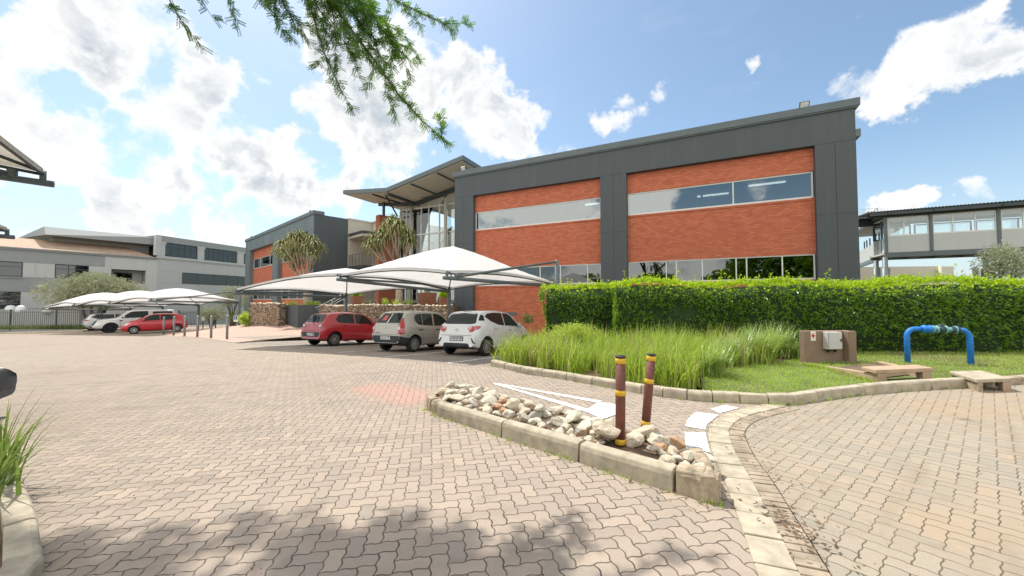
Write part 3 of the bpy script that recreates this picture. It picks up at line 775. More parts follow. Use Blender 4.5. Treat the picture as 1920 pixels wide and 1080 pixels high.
# ---- clipped hedges: leafy shell round a dark bumpy core
def hedge(name, label, line, depth, ztop, lines_back=True, dens=620, seed=1, shoots=1.0, gappy=0.0):
    r = random.Random(seed); t = thing(name, label, 'hedge', (0, 0, 0))
    P = [Vector((p[0], p[1])) for p in line]; segs = [(a, b, (b - a).length) for a, b in zip(P, P[1:])]
    tot = sum(s[2] for s in segs)
    def pt(u):
        d = u * tot
        for a, b, L in segs:
            if d <= L + 1e-6: 
                q = (b - a).normalized(); return a + q * d, q
            d -= L
        q = (segs[-1][1] - segs[-1][0]).normalized(); return segs[-1][1], q
    def bump(x, y, z): return .19 * noise.noise(Vector((x * .9, y * .9, z * .9))) + .08 * noise.noise(Vector((x * 2.7, y * 2.7, z * 2.7 + 9)))
    core = MB(); n = max(6, int(tot / .35)); rings = []
    for i in range(n + 1):
        p, q = pt(i / n); nn = Vector((-q.y, q.x))
        if nn.y < 0: nn = -nn
        zb = zlot(p.x, p.y) - .1; ring = []
        zt = ztop(i / n)
        for (o_, z) in ((.16, zb), (.11, zb + .5), (.10, zt - .45), (.22, zt - .26), (.40, zt - .12), (depth - .2, zt - .10), (depth - .1, zt - .3), (depth - .1, zb)):
            x = p + nn * (o_ + bump(p.x + o_, p.y, z)); ring.append((x.x, x.y, z))
        rings.append(ring)
    vs = [v for q in rings for v in q]; m_ = 8; fs = [(i * m_ + j, (i + 1) * m_ + j, (i + 1) * m_ + j + 1, i * m_ + j + 1) for i in range(n) for j in range(m_ - 1)]
    fs += [tuple(range(m_)), tuple(range(n * m_, n * m_ + m_))[::-1]]
    core.add(vs, fs); core.build('branches', K['hedgecore'], t, True)  # solid core, coloured dark for the shade inside the hedge
    lo = MB(); hi = MB()
    def clump(p, out, lit_young):
        k = r.randint(2, 4); big = r.uniform(.8, 1.25)
        for _ in range(k):
            d = (out * r.uniform(.3, 1.0) + rnd_dir(r) * .8 + Vector((0, 0, .45 if lit_young else .15)))
            leaf(hi if lit_young else lo, p + rnd_dir(r) * .03, d, r.uniform(.05, .10) * big, r.uniform(.024, .046) * big, r, .2)
    # front, top, ends
    N = int(tot * dens * 1.05)
    for _ in range(N):
        u = r.random(); p, q = pt(u); nn = Vector((-q.y, q.x))
        if nn.y < 0: nn = -nn
        zg = zlot(p.x, p.y); zt = ztop(u); h = zt - zg; sel = r.random()
        if sel < .60:   # front face
            z = zg + .05 + (h - .05) * r.random() ** .8
            if r.random() < gappy * (1 - (z - zg) / h) ** 2: continue
            round_ = max(0, (z - (zt - .36)) / .36); o_ = .02 + .30 * round_ ** 1.8 + bump(p.x, p.y, z) + r.uniform(-.04, .06)
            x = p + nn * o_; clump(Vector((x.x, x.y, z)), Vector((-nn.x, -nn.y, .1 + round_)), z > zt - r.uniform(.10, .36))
        else:
            o_ = .26 + (depth - .36) * r.random() ** 1.4; x = p + nn * o_; z = zt - .05 + bump(x.x, x.y, 3) + r.uniform(-.05, .05)
            clump(Vector((x.x, x.y, z)), Vector((0, 0, 1)), True)
    for _ in range(int(tot * 16 * shoots)):        # fresh shoots on top
        u = r.random(); p, q = pt(u); nn = Vector((-q.y, q.x))
        if nn.y < 0: nn = -nn
        x = p + nn * (.05 + (depth - .1) * r.random()); z0 = ztop(u) - .02 + bump(x.x, x.y, 3)
        hgt = r.uniform(.05, .17) * (2.0 if r.random() < .09 else 1)
        for k in range(int(5 + hgt * 30)):
            z = z0 + hgt * k / 6 if k < 7 else z0 + hgt
            leaf(hi, Vector((x.x, x.y, z)), rnd_dir(r) + Vector((0, 0, .7)), r.uniform(.05, .08), r.uniform(.022, .034), r, .1)
    for end, sg in ((0, -1), (1, 1)):             # end faces
        p, q = pt(end); nn = Vector((-q.y, q.x))
        if nn.y < 0: nn = -nn
        for _ in range(int(depth * 1.6 * dens * .55)):
            o_ = r.uniform(0, depth); z = zlot(p.x, p.y) + .05 + (ztop(end) - zlot(p.x, p.y) - .05) * r.random()
            x = p + nn * o_ + q * sg * (.03 + bump(p.x, o_, z)); clump(Vector((x.x, x.y, z)), Vector((q.x * sg, q.y * sg, .2)), z > ztop(end) - .15)
    lo.build('foliage', K['hedge'], t); hi.build('lit_young_growth', K['lityoung'], t)  # upper leaves and shoots coloured as if sunlit
    return t
hedge('clipped_hedge', 'long clipped green hedge running behind the blue pipe and brown plinth', [(3.0, 10.75), (9.4, 9.3), (12.5, 8.75), (16.5, 8.1)], 1.25,
      lambda u: 2.0 - .07 * u + .04 * sin(u * 23), dens=800, seed=3, gappy=.35)
hedge('clipped_hedge', 'short clipped hedge section set back beside the white hatchback', [(1.08, 11.9), (3.5, 11.35)], .9, lambda u: 1.98 - .02 * u, dens=720, seed=4, gappy=.5)
# looser overgrown shrub at the right rear of the hedge
def leaf_ball(name, label, cat, c, rad, n, mat, ll, lw, seed, trunk=None, core=None, lobes=7, flat=.85, up=.25):
    r = random.Random(seed); t = thing(name, label, cat, (c[0], c[1], trunk if trunk is not None else c[2] - rad[2]))
    base = Vector((c[0], c[1], t.location.z)); mb = MB(); C = Vector(c) - base
    Ls = []
    for i in range(lobes):
        d = rnd_dir(r); d.z = abs(d.z) * .9 - .25; Ls.append((Vector((d.x * rad[0] * .55, d.y * rad[1] * .55, d.z * rad[2] * .55)), r.uniform(.42, .62)))
    Ls.append((Vector((0, 0, 0)), .68))
    for _ in range(n):
        o_, s_ = Ls[r.randrange(len(Ls))]; d = rnd_dir(r); q = r.uniform(.62, 1.05) if r.random() < .8 else r.uniform(.2, .7)
        p = C + o_ + Vector((d.x * rad[0], d.y * rad[1], d.z * rad[2])) * s_ * q
        if p.z < 0: continue
        for _k in range(2): leaf(mb, p + rnd_dir(r) * ll * .4, d * .7 + rnd_dir(r) * .7 + Vector((0, 0, up)), ll * r.uniform(.7, 1.3), lw * r.uniform(.7, 1.3), r, .25)
    mb.build('crown', mat, t)
    tr = MB()
    for i in range(6):
        o_, s_ = Ls[i % len(Ls)]; tip = C + o_ * .9; b = Vector((r.uniform(-.05, .05), r.uniform(-.05, .05), -.1)); mid = b.lerp(tip, .5) + rnd_dir(r) * .12 * rad[0]
        w = .045 * rad[0] + .02; tr.tube([b, b.lerp(mid, .5), mid, tip], [w, w * .8, w * .55, w * .2], 6)
    tr.build('trunk', K['barkdark'], t, True)
    return t
o = at(1885, 515, 13.0); leaf_ball('shrub_tree', 'pale silvery shrub tree rising behind the hedge under the walkway', 'tree', (o.x, o.y, at(1888, 497, 13.0).z), (.80, .72, .92), 2600, K['silver'], .085, .035, 21, trunk=.2)
o = at(1700, 535, 11.2)
leaf_ball('leafy_shrub', 'loose leafy green shrub poking above the hedge by the building corner', 'shrub', (at(1655, 540, 11.0).x, 11.0, 1.72), (.95, .5, .42), 1200, K['lityoung'], .09, .045, 22, trunk=.1)
leaf_ball('leafy_shrub', 'loose leafy green shrub poking above the hedge under the walkway', 'shrub', (at(1775, 545, 10.9).x, 10.9, 1.66), (1.0, .5, .38), 1100, K['lityoung'], .09, .045, 23, trunk=.1)
q = gp(1060, 655, .05)
leaf_ball('lime_shrub', 'rounded lime green shrub among the tall grasses', 'shrub', (at(1068, 610, 9.9).x, 9.9, .54), (.80, .6, .44), 1700, K['lime'], .052, .028, 24, trunk=.02)
leaf_ball('pale_shrub', 'thin white flowered shoot standing above the left hedge section', 'shrub', (at(1062, 530, 12.4).x, 12.4, 1.85), (.30, .2, .30), 150, K['silver'], .07, .035, 25, trunk=.2, lobes=4)

# ---- ornamental grass bed
gp_poly = [gxy(926, 681), gxy(985, 694), gxy(1055, 704), gxy(1142, 719), gxy(1223, 733), gxy(1288, 740), gxy(1330, 702), gxy(1385, 694), gxy(1440, 686), gxy(1476, 675), (5.2, 10.2), (3.2, 10.6), (1.4, 11.0), (.3, 11.2)]
x0, x1, y0, y1 = bbox(gp_poly); r = random.Random(31)
ga, gb = MB(), MB(); tufts = []; n = 0
while n < 420:
    x, y = r.uniform(x0, x1), r.uniform(y0, y1)
    if not inpoly(x, y, gp_poly): continue
    n += 1; tufts.append((x, y))
for x, y in tufts:
    hh = r.uniform(.72, 1.06) * (0.85 + .3 * noise.noise(Vector((x * .8, y * .8, 2)))); lean0 = r.uniform(0, 6.28)
    dry = max(0, noise.noise(Vector((x * .9 + 4, y * .9, 0)))) > .22
    for _ in range(26):
        px_, py_ = x + r.gauss(0, .07), y + r.gauss(0, .07); az = r.uniform(0, 6.28)
        ln = abs(r.gauss(.24, .22)) + .05; h = hh * r.uniform(.55, 1.15)
        if r.random() < .16: ln = r.uniform(.6, 1.1); h *= 1.1
        mb_ = gb if r.random() < (.40 if dry else .10) else ga
        blade(mb_, (px_, py_, zlot(px_, py_) + .03), az, h, ln, r.uniform(.012, .024), r, 5)
t = thing('ornamental_grass', None, None); 
bpy.data.objects.remove(t)
o = ga.build('ornamental_grass', K['grassA']); tag(o, 'tall green ornamental grass filling the kerbed bed', None, None, 'stuff')
o = gb.build('dry_grass', K['grassB']); tag(o, 'dry straw blades among the tall grass', None, None, 'stuff')
# strappy clumps leaning right towards the lawn
def strappy(name, label, c, n, h, w, spread, seed, azr=(0, 6.28), mat='grassC', lean=(.25, 1.0), group=None):
    r = random.Random(seed); t = thing(name, label, 'plant', c, 0, group); mb = MB()
    for _ in range(n):
        az = r.uniform(*azr); d = abs(r.gauss(0, spread)); a2 = r.uniform(0, 6.28)
        blade(mb, (cos(a2) * d, sin(a2) * d, -.03), az, h * r.uniform(.65, 1.15), r.uniform(*lean), w * r.uniform(.7, 1.3), r, 6, 1.8)
    mb.build('leaves', K[mat], t); return t
for i, (px_, py_, n_, hh, lb_) in enumerate([(1355, 684, 300, .82, 'nearest the lawn tip'), (1405, 680, 320, 1.0, 'in the middle of the strappy row'), (1452, 670, 320, .98, 'nearest the brown plinth'),
                                         (1330, 704, 240, .74, 'overhanging the kerb bend')]):
    strappy('strappy_plant', f'clump of arching pale edged strap leaves {lb_}', gp(px_, py_, .05), n_, hh, .016, .16, 50 + i, (-1.2, 1.6) if i < 3 else (-2.2, 1.2), group='strappy leaved clumps beside the lawn')
strappy('dark_strappy_plant', 'dark green strap leaved clump against the brown plinth', gp(1490, 672, .05), 170, .62, .016, .12, 60)
# dry bromeliad-like plant by the white car nose
strappy('dry_leaf_plant', 'pale dry broad leaved plant by the brick wall beside the white hatchback', at(988, 604, 13.6), 60, .50, .045, .15, 61, mat='grassB', lean=(.4, 1.1))
# ---- lawn blades
x0, x1, y0, y1 = bbox(lawn); r = random.Random(33); la, ld = MB(), MB(); n = 0
pit = [tuple(L0.xy), tuple(Lf.xy), tuple(Rf.xy), tuple(R0.xy)]
while n < 26000:
    x, y = r.uniform(x0, min(x1, 13.5)), r.uniform(y0, min(y1, 9.6))
    if not inpoly(x, y, lawn) or inpoly(x, y, pit): continue
    n += 1
    f = noise.noise(Vector((x * .9, y * .9, 7))) + .45 * noise.noise(Vector((x * 3, y * 3, 1)))
    d0 = min((Vector((x, y)) - Vector(q)).length for q in bk[6:])
    dr = r.random() < (.16 + max(0, f) * .8 + (.40 if d0 < .4 else 0) + (.25 if x > 7.2 else 0))
    blade(ld if dr else la, (x, y, zlot(x, y) + .05), r.uniform(0, 6.28), r.uniform(.03, .075), r.uniform(.1, .9), r.uniform(.006, .011), r, 2)
for pa, pb in ((gp(1836, 712, .1), gp(1790, 697, .1)), (Lf, L0), (Rf, R0), (L0, gp(1512, 686, .05))):
    for _ in range(420):
        p = Vector(pa).lerp(Vector(pb), r.random()); x, y = p.x - abs(r.gauss(.03, .05)) * (1 if pa is not Rf else -1), p.y + r.gauss(-.02, .04)
        blade(la if r.random() < .6 else ld, (x, y, zlot(x, y) + .04), r.uniform(0, 6.28), r.uniform(.05, .13), r.uniform(.1, .9), .009, r, 3)
o = la.build('lawn_grass', K['lawn']); tag(o, 'short bright green lawn grass beside the kerb', None, None, 'stuff')
o = ld.build('dry_lawn_grass', K['lawndry']); tag(o, 'dry yellowed tufts in the lawn', None, None, 'stuff')

# ---- near left verge plants
for i, (x, y, n_, h, lb_) in enumerate([(-3.92, 2.86, 12, .50, 'nearest the camera'), (-4.12, 3.05, 20, .72, 'in the middle'), (-4.45, 3.30, 26, .78, 'farthest back')]):
    strappy('strap_leaf_plant', f'green strap leaved plant in the left verge, {lb_}', (x, y, zlot(x, y) + .05), n_, h, .026, .07, 70 + i, (-1.1, 1.4), mat='strapdark', lean=(.15, 1.0), group='strap leaved plants along the left kerb')

# ---- aloe trees
def aloe_tree(label, base, tips, seed, leafl=.62):
    r = random.Random(seed); t = thing('aloe_tree', label, 'tree', base); B = Vector(base)
    tr = MB(); cr = MB(); dry = MB()
    tips = [Vector(q) - B for q in tips]; H = max(q.z for q in tips)
    fork = Vector((0, 0, H * .30)); tr.tube([(0, 0, -.4), (.02, 0, H * .12), fork], [.30, .25, .20], 10)
    hubs = []
    k = 4
    for j in range(k):
        grp = [q for i, q in enumerate(sorted(tips, key=lambda q: q.x)) if i * k // len(tips) == j]
        c = sum(grp, Vector()) / len(grp); h = fork.lerp(c, .5) + Vector((0, 0, -.12 * H * .3)); hubs.append(h)
        tr.tube([fork - Vector((0, 0, .15)), fork.lerp(h, .5) + Vector((r.uniform(-.08, .08), 0, -.06)), h], [.15, .115, .085], 8)
        for q in grp:
            m_ = h.lerp(q, .55) + Vector((r.uniform(-.1, .1), r.uniform(-.1, .1), -.06)); tr.tube([h, m_, q], [.075, .055, .045], 7)
    for q in tips:
        n_ = 42
        for i in range(n_):
            az = i * 2.39996 + r.uniform(-.2, .2); e = 1 - i / n_     # e=1 oldest (outer)
            up = 1.25 - 1.25 * e + r.uniform(-.15, .15); L = leafl * r.uniform(.8, 1.15) * (.75 + .4 * min(1, e * 1.6)); w = .088
            d = Vector((cos(az), sin(az), 0)); p = q + Vector((0, 0, .10 * (1 - e))); vs = []; fs = []; s_ = Vector((-sin(az), cos(az), 0)); pitch = up
            mbx = dry if (e > .9 and r.random() < .6) else cr; m_ = 5
            for kx in range(m_ + 1):
                tt = kx / m_; ww = w / 2 * (1 - tt ** 1.5) + .004
                vs += [p - s_ * ww, p + Vector((0, 0, -.012 * (1 - tt))), p + s_ * ww]
                step = L / m_; p = p + (d * cos(pitch) + Vector((0, 0, sin(pitch)))) * step; pitch -= .44 + .10 * e
                if kx: b = 3 * kx; fs += [(b - 3, b - 2, b + 1, b), (b - 2, b - 1, b + 2, b + 1)]
            mbx.add(vs, fs)
    tr.build('trunk', K['bark'], t, True); cr.build('crown', K['aloe'], t); dry.build('dry_leaves', K['aloedry'], t)
    return t
LT = [(520, 472), (528, 458), (540, 466), (548, 446), (557, 455), (566, 443), (573, 452), (583, 448), (590, 458), (600, 466), (536, 480), (551, 472), (563, 470), (578, 470), (587, 478), (545, 459), (560, 440), (554, 486), (575, 462), (529, 470)]
b0 = at(574, 575, 28.6)
aloe_tree('tall aloe tree in the dark planter before the far block', (b0.x, b0.y, .6), [at(x, y, 28.6 + random.Random(i).uniform(-1.4, 1.4)) for i, (x, y) in enumerate(LT)], 41, .90)
RT = [(700, 448), (693, 462), (707, 457), (713, 438), (722, 430), (731, 420), (738, 412), (747, 422), (755, 430), (764, 438), (770, 446), (759, 452), (748, 444), (735, 436), (725, 447), (716, 452), (742, 432), (768, 455), (704, 470)]
b1 = at(748, 572, 24.6)
aloe_tree('aloe tree on the stone wall before the glazed entrance', (b1.x, b1.y, .9), [at(x, y, 24.6 + random.Random(i + 50).uniform(-1.0, 1.0)) for i, (x, y) in enumerate(RT)], 42, .86)
b2 = at(757, 505, 24.2); strappy('aloe_offshoot', 'low green aloe offshoot under the entrance aloe tree', (b2.x, b2.y, at(757, 512, 24.2).z), 60, .85, .06, .3, 44, mat='aloe', lean=(.3, 1.0))

# ---- olive tree and shrubs on the far left
o = at(175, 548, 37.0); leaf_ball('olive_tree', 'wide grey green olive tree before the grey building', 'tree', (o.x, o.y, at(175, 547, 37).z), (3.9, 3.0, 2.55), 11500, K['olive'], .24, .085, 26, trunk=-1.6, lobes=10)
o = at(395, 590, 33.0); leaf_ball('pale_bush', 'pale flowering bush behind the carport posts', 'shrub', (o.x, o.y, at(395, 590, 33).z), (1.1, 1.0, 1.0), 900, K['silver'], .14, .06, 27, trunk=-.9)
o = at(437, 556, 33.5); leaf_ball('green_bush', 'tall green bush between the carports at the left end of the brick block', 'shrub', (o.x, o.y, at(437, 560, 33.5).z), (1.4, 1.0, 1.7), 900, K['olive'], .16, .07, 28, trunk=-.9)
def cycad(c, label, n, L, seed):
    r = random.Random(seed); t = thing('cycad', label, 'palm', c); mb = MB(); tr = MB()
    tr.tube([(0, 0, -.3), (0, 0, .3)], [.25, .22], 10); tr.build('trunk', K['barkdark'], t, True)
    for i in range(n):
        az = i * 2.4; pitch = r.uniform(.2, 1.2); p = Vector((0, 0, .3)); d = Vector((cos(az), sin(az), 0)); s_ = Vector((-sin(az), cos(az), 0))
        for k in range(10):
            q = p + (d * cos(pitch) + Vector((0, 0, sin(pitch)))) * (L / 10); pitch -= .13
            for sg in (-1, 1): leaf(mb, q, s_ * sg + d * .5 + Vector((0, 0, .25)), .30 * (1 - .06 * k), .035, r, .1)
            p = q
    mb.build('fronds', K['palm'], t); return t
o = at(437, 606, 30.5); cycad(o, 'bright green cycad beside the blue sign', 22, 1.5, 1)
o = at(463, 606, 27.5); leaf_ball('broadleaf_shrub', 'low leafy shrub at the end of the left stone wall', 'shrub', (o.x, o.y, o.z + .25), (.55, .5, .6), 420, K['lime'], .17, .08, 29, trunk=o.z - .3)

# ---- overhanging acacia: trunk stands in the verge left of the camera
t = thing('acacia_tree', 'feathery acacia branches hanging into the top of the view', 'tree', (-4.6, 1.4, zlot(-4.6, 1.4)))
TB = Vector(t.location); wood = MB(); fol = MB(); ra = random.Random(77)
wood.tube([Vector((0, 0, -.1)), Vector((.1, .1, 1.5)), Vector((.3, .3, 3.0)), Vector((.7, .9, 4.4)), Vector((1.2, 2.0, 5.6)), Vector((1.9, 3.0, 6.6))], [.19, .16, .14, .11, .08, .05], 10)
for q in ((.4, 3.2, 6.8), (1.2, 3.6, 7.0), (2.4, 3.5, 7.0), (3.0, 2.6, 6.4), (-.6, 2.8, 6.6)): wood.tube([Vector((1.0, 1.7, 5.2)), Vector((1.0, 1.7, 5.2)).lerp(Vector(q), .55) + Vector((0, 0, .15)), Vector(q)], [.05, .035, .012], 6)
wood.tube([Vector((.7, .9, 4.4)), Vector((.6, 1.6, 5.4)), Vector((.8, 2.3, 6.0))], [.09, .07, .04], 8)
wood.tube([Vector((.3, .3, 3.0)), Vector((1.4, -.2, 4.6)), Vector((3.4, .2, 5.9)), Vector((4.2, .8, 6.2))], [.10, .08, .06, .03], 8)
def pinnate(p, d, L, r, npair=9, lw=.0042, ll=.011):
    """one feather of small leaflets"""
    d = d.normalized(); s_ = d.cross(rnd_dir(r)).normalized(); 
    for k in range(npair):
        q = p + d * (L * (k + .6) / npair) - Vector((0, 0, .12 * L * (k / npair) ** 2))
        for sg in (-1, 1):
            e = (s_ * sg + d * .45).normalized() * ll; w = d * lw * .5
            fol.add((q - w, q + e * .6 - w * 1.2, q + e, q + e * .6 + w * 1.2), ((0, 1, 2, 3),))
def spray(p, axis, r, n=None, sc=1.0):
    for _ in range(n or r.randint(2, 4)):
        d = (axis * .5 + rnd_dir(r) + Vector((0, 0, -.15))).normalized()
        pinnate(p, d, r.uniform(.06, .10) * sc, r, 7, .0092 * sc, .022 * sc)
def twig(pxs, Y0, Y1, rad, dens, sub=0.0, seed=0, thorn=True):
    r = random.Random(seed); P = [at(x, y, Y0 + (Y1 - Y0) * i / (len(pxs) - 1)) - TB for i, (x, y) in enumerate(pxs)]
    wood.tube(P, [rad * (1 - .75 * i / (len(P) - 1)) for i in range(len(P))], 6)
    for a, b in zip(P, P[1:]):
        d = (b - a); n_ = max(1, int(d.length * dens))
        for k in range(n_):
            p = a.lerp(b, (k + r.random()) / n_) + rnd_dir(r) * .012; spray(p, d.normalized(), r)
            if sub and r.random() < sub:
                e = (d.normalized() * .6 + rnd_dir(r)).normalized(); L = r.uniform(.12, .38); q = p + e * L - Vector((0, 0, .15 * L)); wood.tube([p, p.lerp(q, .5), q], [rad * .35, rad * .25, rad * .12], 4)
                for kk in range(int(L * 34)): spray(p.lerp(q, (kk + 1) / (L * 34)) + rnd_dir(r) * .012, e, r, 3)
TW = [([(590, -60), (640, 30), (700, 110), (745, 175), (790, 225), (846, 273)], 3.7, 4.0, .014, 40, .08),
      ([(560, -60), (590, 40), (612, 110), (640, 170), (660, 204)], 3.6, 3.9, .009, 32, .02),
      ([(680, -60), (730, -5), (790, 25), (822, 38), (856, 64)], 3.9, 4.2, .009, 38, .06),
      ([(300, -40), (325, 15), (350, 55), (384, 92)], 3.5, 3.7, .007, 22, .0), ([(365, -30), (385, 12), (402, 38)], 3.6, 3.7, .005, 30, .0),
      ([(420, -40), (432, 15), (446, 48)], 3.6, 3.7, .005, 36, .0), ([(520, -50), (515, 20), (522, 45), (553, 78)], 3.6, 3.8, .007, 46, .10),
      ([(610, -60), (650, 10), (690, 60), (720, 90)], 3.9, 4.0, .010, 27, .26), ([(650, -60), (680, 20), (705, 80), (712, 125)], 4.0, 4.1, .009, 27, .26),
      ([(640, -50), (700, 40), (750, 95), (785, 130)], 3.8, 4.0, .008, 27, .22), ([(560, -50), (600, 20), (640, 70), (672, 118)], 3.7, 3.9, .008, 27, .22),
      ([(600, -50), (625, 30), (630, 80), (628, 118)], 3.7, 3.8, .007, 27, .20), ([(700, 30), (740, 90), (770, 140), (768, 155)], 3.9, 4.0, .006, 27, .20),
      ([(620, -60), (660, -10), (720, 40), (760, 70)], 4.2, 4.3, .007, 27, .26), ([(650, 60), (690, 110), (720, 140), (728, 168)], 3.7, 3.8, .006, 27, .22),
      ([(500, -50), (530, 5), (545, 30), (560, 60)], 3.7, 3.8, .006, 32, .18)]
for i, w in enumerate(TW): twig(*w, seed=200 + i)
wood.tube([at(620, -60, 3.8) - TB, at(600, -250, 3.7) - TB, Vector((1.9, 3.0, 6.6))], [.018, .03, .045], 6)
# rest of the crown, above the view: same feathers in larger sprays
big = MB(); fol_main = fol; fol = big; rc = random.Random(88)
for _ in range(2800):
    # spread over the sunward side of the near paving, above the top of the view
    gx, gy, hz = rc.uniform(-3.6, .1), rc.triangular(.9, 2.75, 1.6), rc.uniform(6.0, 8.0)
    p = Vector((gx - .355 * hz, gy + .427 * hz, hz))
    if (p.z - EYE) / p.y < .88: continue
    hole = noise.noise(Vector((gx * 1.9, gy * 2.2, 3.3))) + .75 * noise.noise(Vector((gx * 4.6, gy * 4.6, 9)))
    if hole < (gy - 1.95) * .42 + max(0, gx + .6) * .25 - (.04 if gx > -1.6 else .20): continue
    for k in range(5): spray(p - TB + rnd_dir(rc) * .16, rnd_dir(rc), rc, 3, 1.35)
fol = fol_main
fol.v_off = None
n0 = len(fol.v); fol.v += big.v; fol.f += [tuple(i + n0 for i in f) for f in big.f]; fol.m += big.m
wood.build('trunk', K['barkdark'], t, True); fol.build('crown', K['acacia'], t)

# ---- trees across the road behind the camera: seen in the window reflections
mb = MB(); rt = random.Random(9)
for i in range(13):
    cx_, cy_, h = -44 + i * 8 + rt.uniform(-2, 2), -30 + rt.uniform(-4, 4), rt.uniform(10.0, 13.0) if i > 4 else rt.uniform(5, 7.5)
    for _ in range(2600):
        d = rnd_dir(rt); q = rt.uniform(.6, 1.0); p = Vector((cx_ + d.x * 4.6 * q, cy_ + d.y * 4 * q, h * .55 + d.z * h * .48 * q)); leaf(mb, p, rnd_dir(rt), .9, .5, rt)
o = mb.build('treeline', K['hedge']); tag(o, 'dark green row of trees across the road', None, None, 'stuff')
# ================================================================== BUILDINGS
TH = atan(1413 / F); D1 = Vector((-sin(TH), cos(TH), 0)); ROT1 = atan2(D1.y, D1.x)
TH2 = atan(765 / F); D2 = Vector((-sin(TH2), cos(TH2), 0)); ROT2 = atan2(D2.y, D2.x); W2 = Vector((D2.y, -D2.x, 0))

def window(root, x0, x1, z0, z1, y, glass, mull=(), frame=K['alu'], fw=.05, dep=.06, trans=()):
    """frame with mullions; the pane is its sub-part"""
    mb = MB()
    mb.box(x0, x1, y - dep, y, z0, z0 + fw * 1.3); mb.box(x0, x1, y - dep, y, z1 - fw, z1)
    mb.box(x0, x0 + fw, y - dep, y, z0 + fw * 1.3, z1 - fw); mb.box(x1 - fw, x1, y - dep, y, z0 + fw * 1.3, z1 - fw)
    for m_ in mull: mb.box(m_ - fw * .45, m_ + fw * .45, y - dep * .9, y - .002, z0 + fw * 1.3, z1 - fw)
    for t_ in trans: mb.box(x0 + fw, x1 - fw, y - dep * .85, y - .004, t_ - fw * .4, t_ + fw * .4)
    o = mb.build('window', frame, root)
    g = MB().box(x0 + fw * .5, x1 - fw * .5, y - dep * .62, y - dep * .5, z0 + fw * .6, z1 - fw * .5).build('pane', glass, o)
    return o
def floodlight(root, x, y, z, tilt=.5):
    b = MB().box(x - .03, x + .03, y - .03, y + .03, z, z + .12).build('floodlight', K['steeldark'], root)
    mb = MB(); mb.bar((x, y - .05, z + .10), (x, y + .14, z + .36), .34, .10); mb.build('lamp_housing', K['steeldark'], b)
    mb = MB(); mb.bar((x, y + .055, z + .16), (x, y + .165, z + .33), .28, .03, (0, 1, 0)); mb.build('lamp_glass', K['signwhite'], b)

def office_block(label, O, rot, width, bays, pillars, zs, cl, depth, base, rec, upper_m, lower_m, lights, seams=True, litstrips=()):
    zb, zl0, zl1, zu0, zu1, zbt, zc0, zc1 = zs
    t = thing('office_block', label, 'office building', O, rot, 'wings of the brick office')
    mb = MB()
    for a, b in pillars: mb.box(a, b, -rec - .3, 0, base, zbt)
    mb.box(0, width, -rec - .3, 0, zbt, zc0)
    mb.k = 1
    if seams:
        for a, b in pillars:
            c = (a + b) / 2
            mb.box(c - .006, c + .006, .0, .003, base, zbt - .0)
            for z in (zbt, 4.95): mb.box(a, b, 0, .0025, z - .006, z + .006)
    else:
        for a, b in pillars: mb.box(a, b, 0, .003, zbt - .01, zbt + .01)
    mb.build('cladding_frame', [cl, K['seam']], t)
    mb = MB(); mb.box(-.14, width + .14, -rec - .45, .10, zc0, zc1); mb.box(-.10, width + .10, -rec - .4, .06, zc0 - .06, zc0)
    mb.build('coping', K['steel'] if seams else K['clad2'], t)
    for a, b in bays:
        mb = MB()
        mb.box(a - .3, b + .3, -rec - .28, -rec, base, zl0 - .10); mb.box(a - .3, b + .3, -rec - .28, -rec, zl1, zu0 - .10); mb.box(a - .3, b + .3, -rec - .28, -rec, zu1, zbt - .02)
        mb.box(a - .3, b + .3, -rec - .28, -rec + .03, zl0 - .10, zl0 - .012); mb.box(a - .3, b + .3, -rec - .28, -rec + .03, zu0 - .10, zu0 - .012)
        mb.build('brick_panel', K['brick'], t)
    for (a, b), um, lm in zip(bays, upper_m, lower_m):
        window(t, a + .03, b - .02, zu0, zu1, -rec - .03, K['glassU'], um, fw=.055); window(t, a + .03, b - .02, zl0, zl1, -rec - .03, K['glassL'], lm, fw=.055)
    # shell behind: side and rear walls, roof, floors, room back wall
    mb = MB(); e = .02
    mb.box(e, .25, -depth, -rec - .31, base, zc0 - .1); mb.box(width - .25, width - e, -depth, -rec - .31, base, zc0 - .1)
    mb.box(.26, width - .26, -depth, -depth + .25, base, zc0 - .1); mb.build('side_wall', K['cladend'], t)
    MB().box(.26, width - .26, -depth + .26, -rec - .5, zc0 - .7, zc0 - .5).build('roof', K['steeldark'], t)
    mb = MB(); mb.box(.26, width - .26, -8, -rec - .32, zl0 - .95, zl0 - .75); mb.box(.26, width - .26, -8, -rec - .32, zu0 - 1.0, zu0 - .8); mb.build('floor_slab', K['dim'], t)
    mb = MB(); mb.box(.26, width - .26, -8, -7.8, zl0 - .7, zl1 + .8); mb.box(.26, width - .26, -8, -7.8, zu0 - .7, zu1 + .4)
    for q in (.28, .55, .8): mb.box(width * q, width * q + .1, -7.7, -3.2, zu0 - .7, zu1 + .4)
    mb.build('room_wall', K['dimlight'], t)
    mb = MB(); mb.box(.26, width - .26, -8, -rec - .32, zu1 + .35, zu1 + .40); mb.box(.26, width - .26, -8, -rec - .32, zl1 + .55, zl1 + .6); mb.build('ceiling', K['dimlight'], t)
    for x, y in lights: MB().box(x - .75, x + .75, y - .07, y + .07, zu1 + .28, zu1 + .33).build('ceiling_lamp', K['tubelight'], t)
    return t
O1 = Vector((13.64, 14.596, 0))
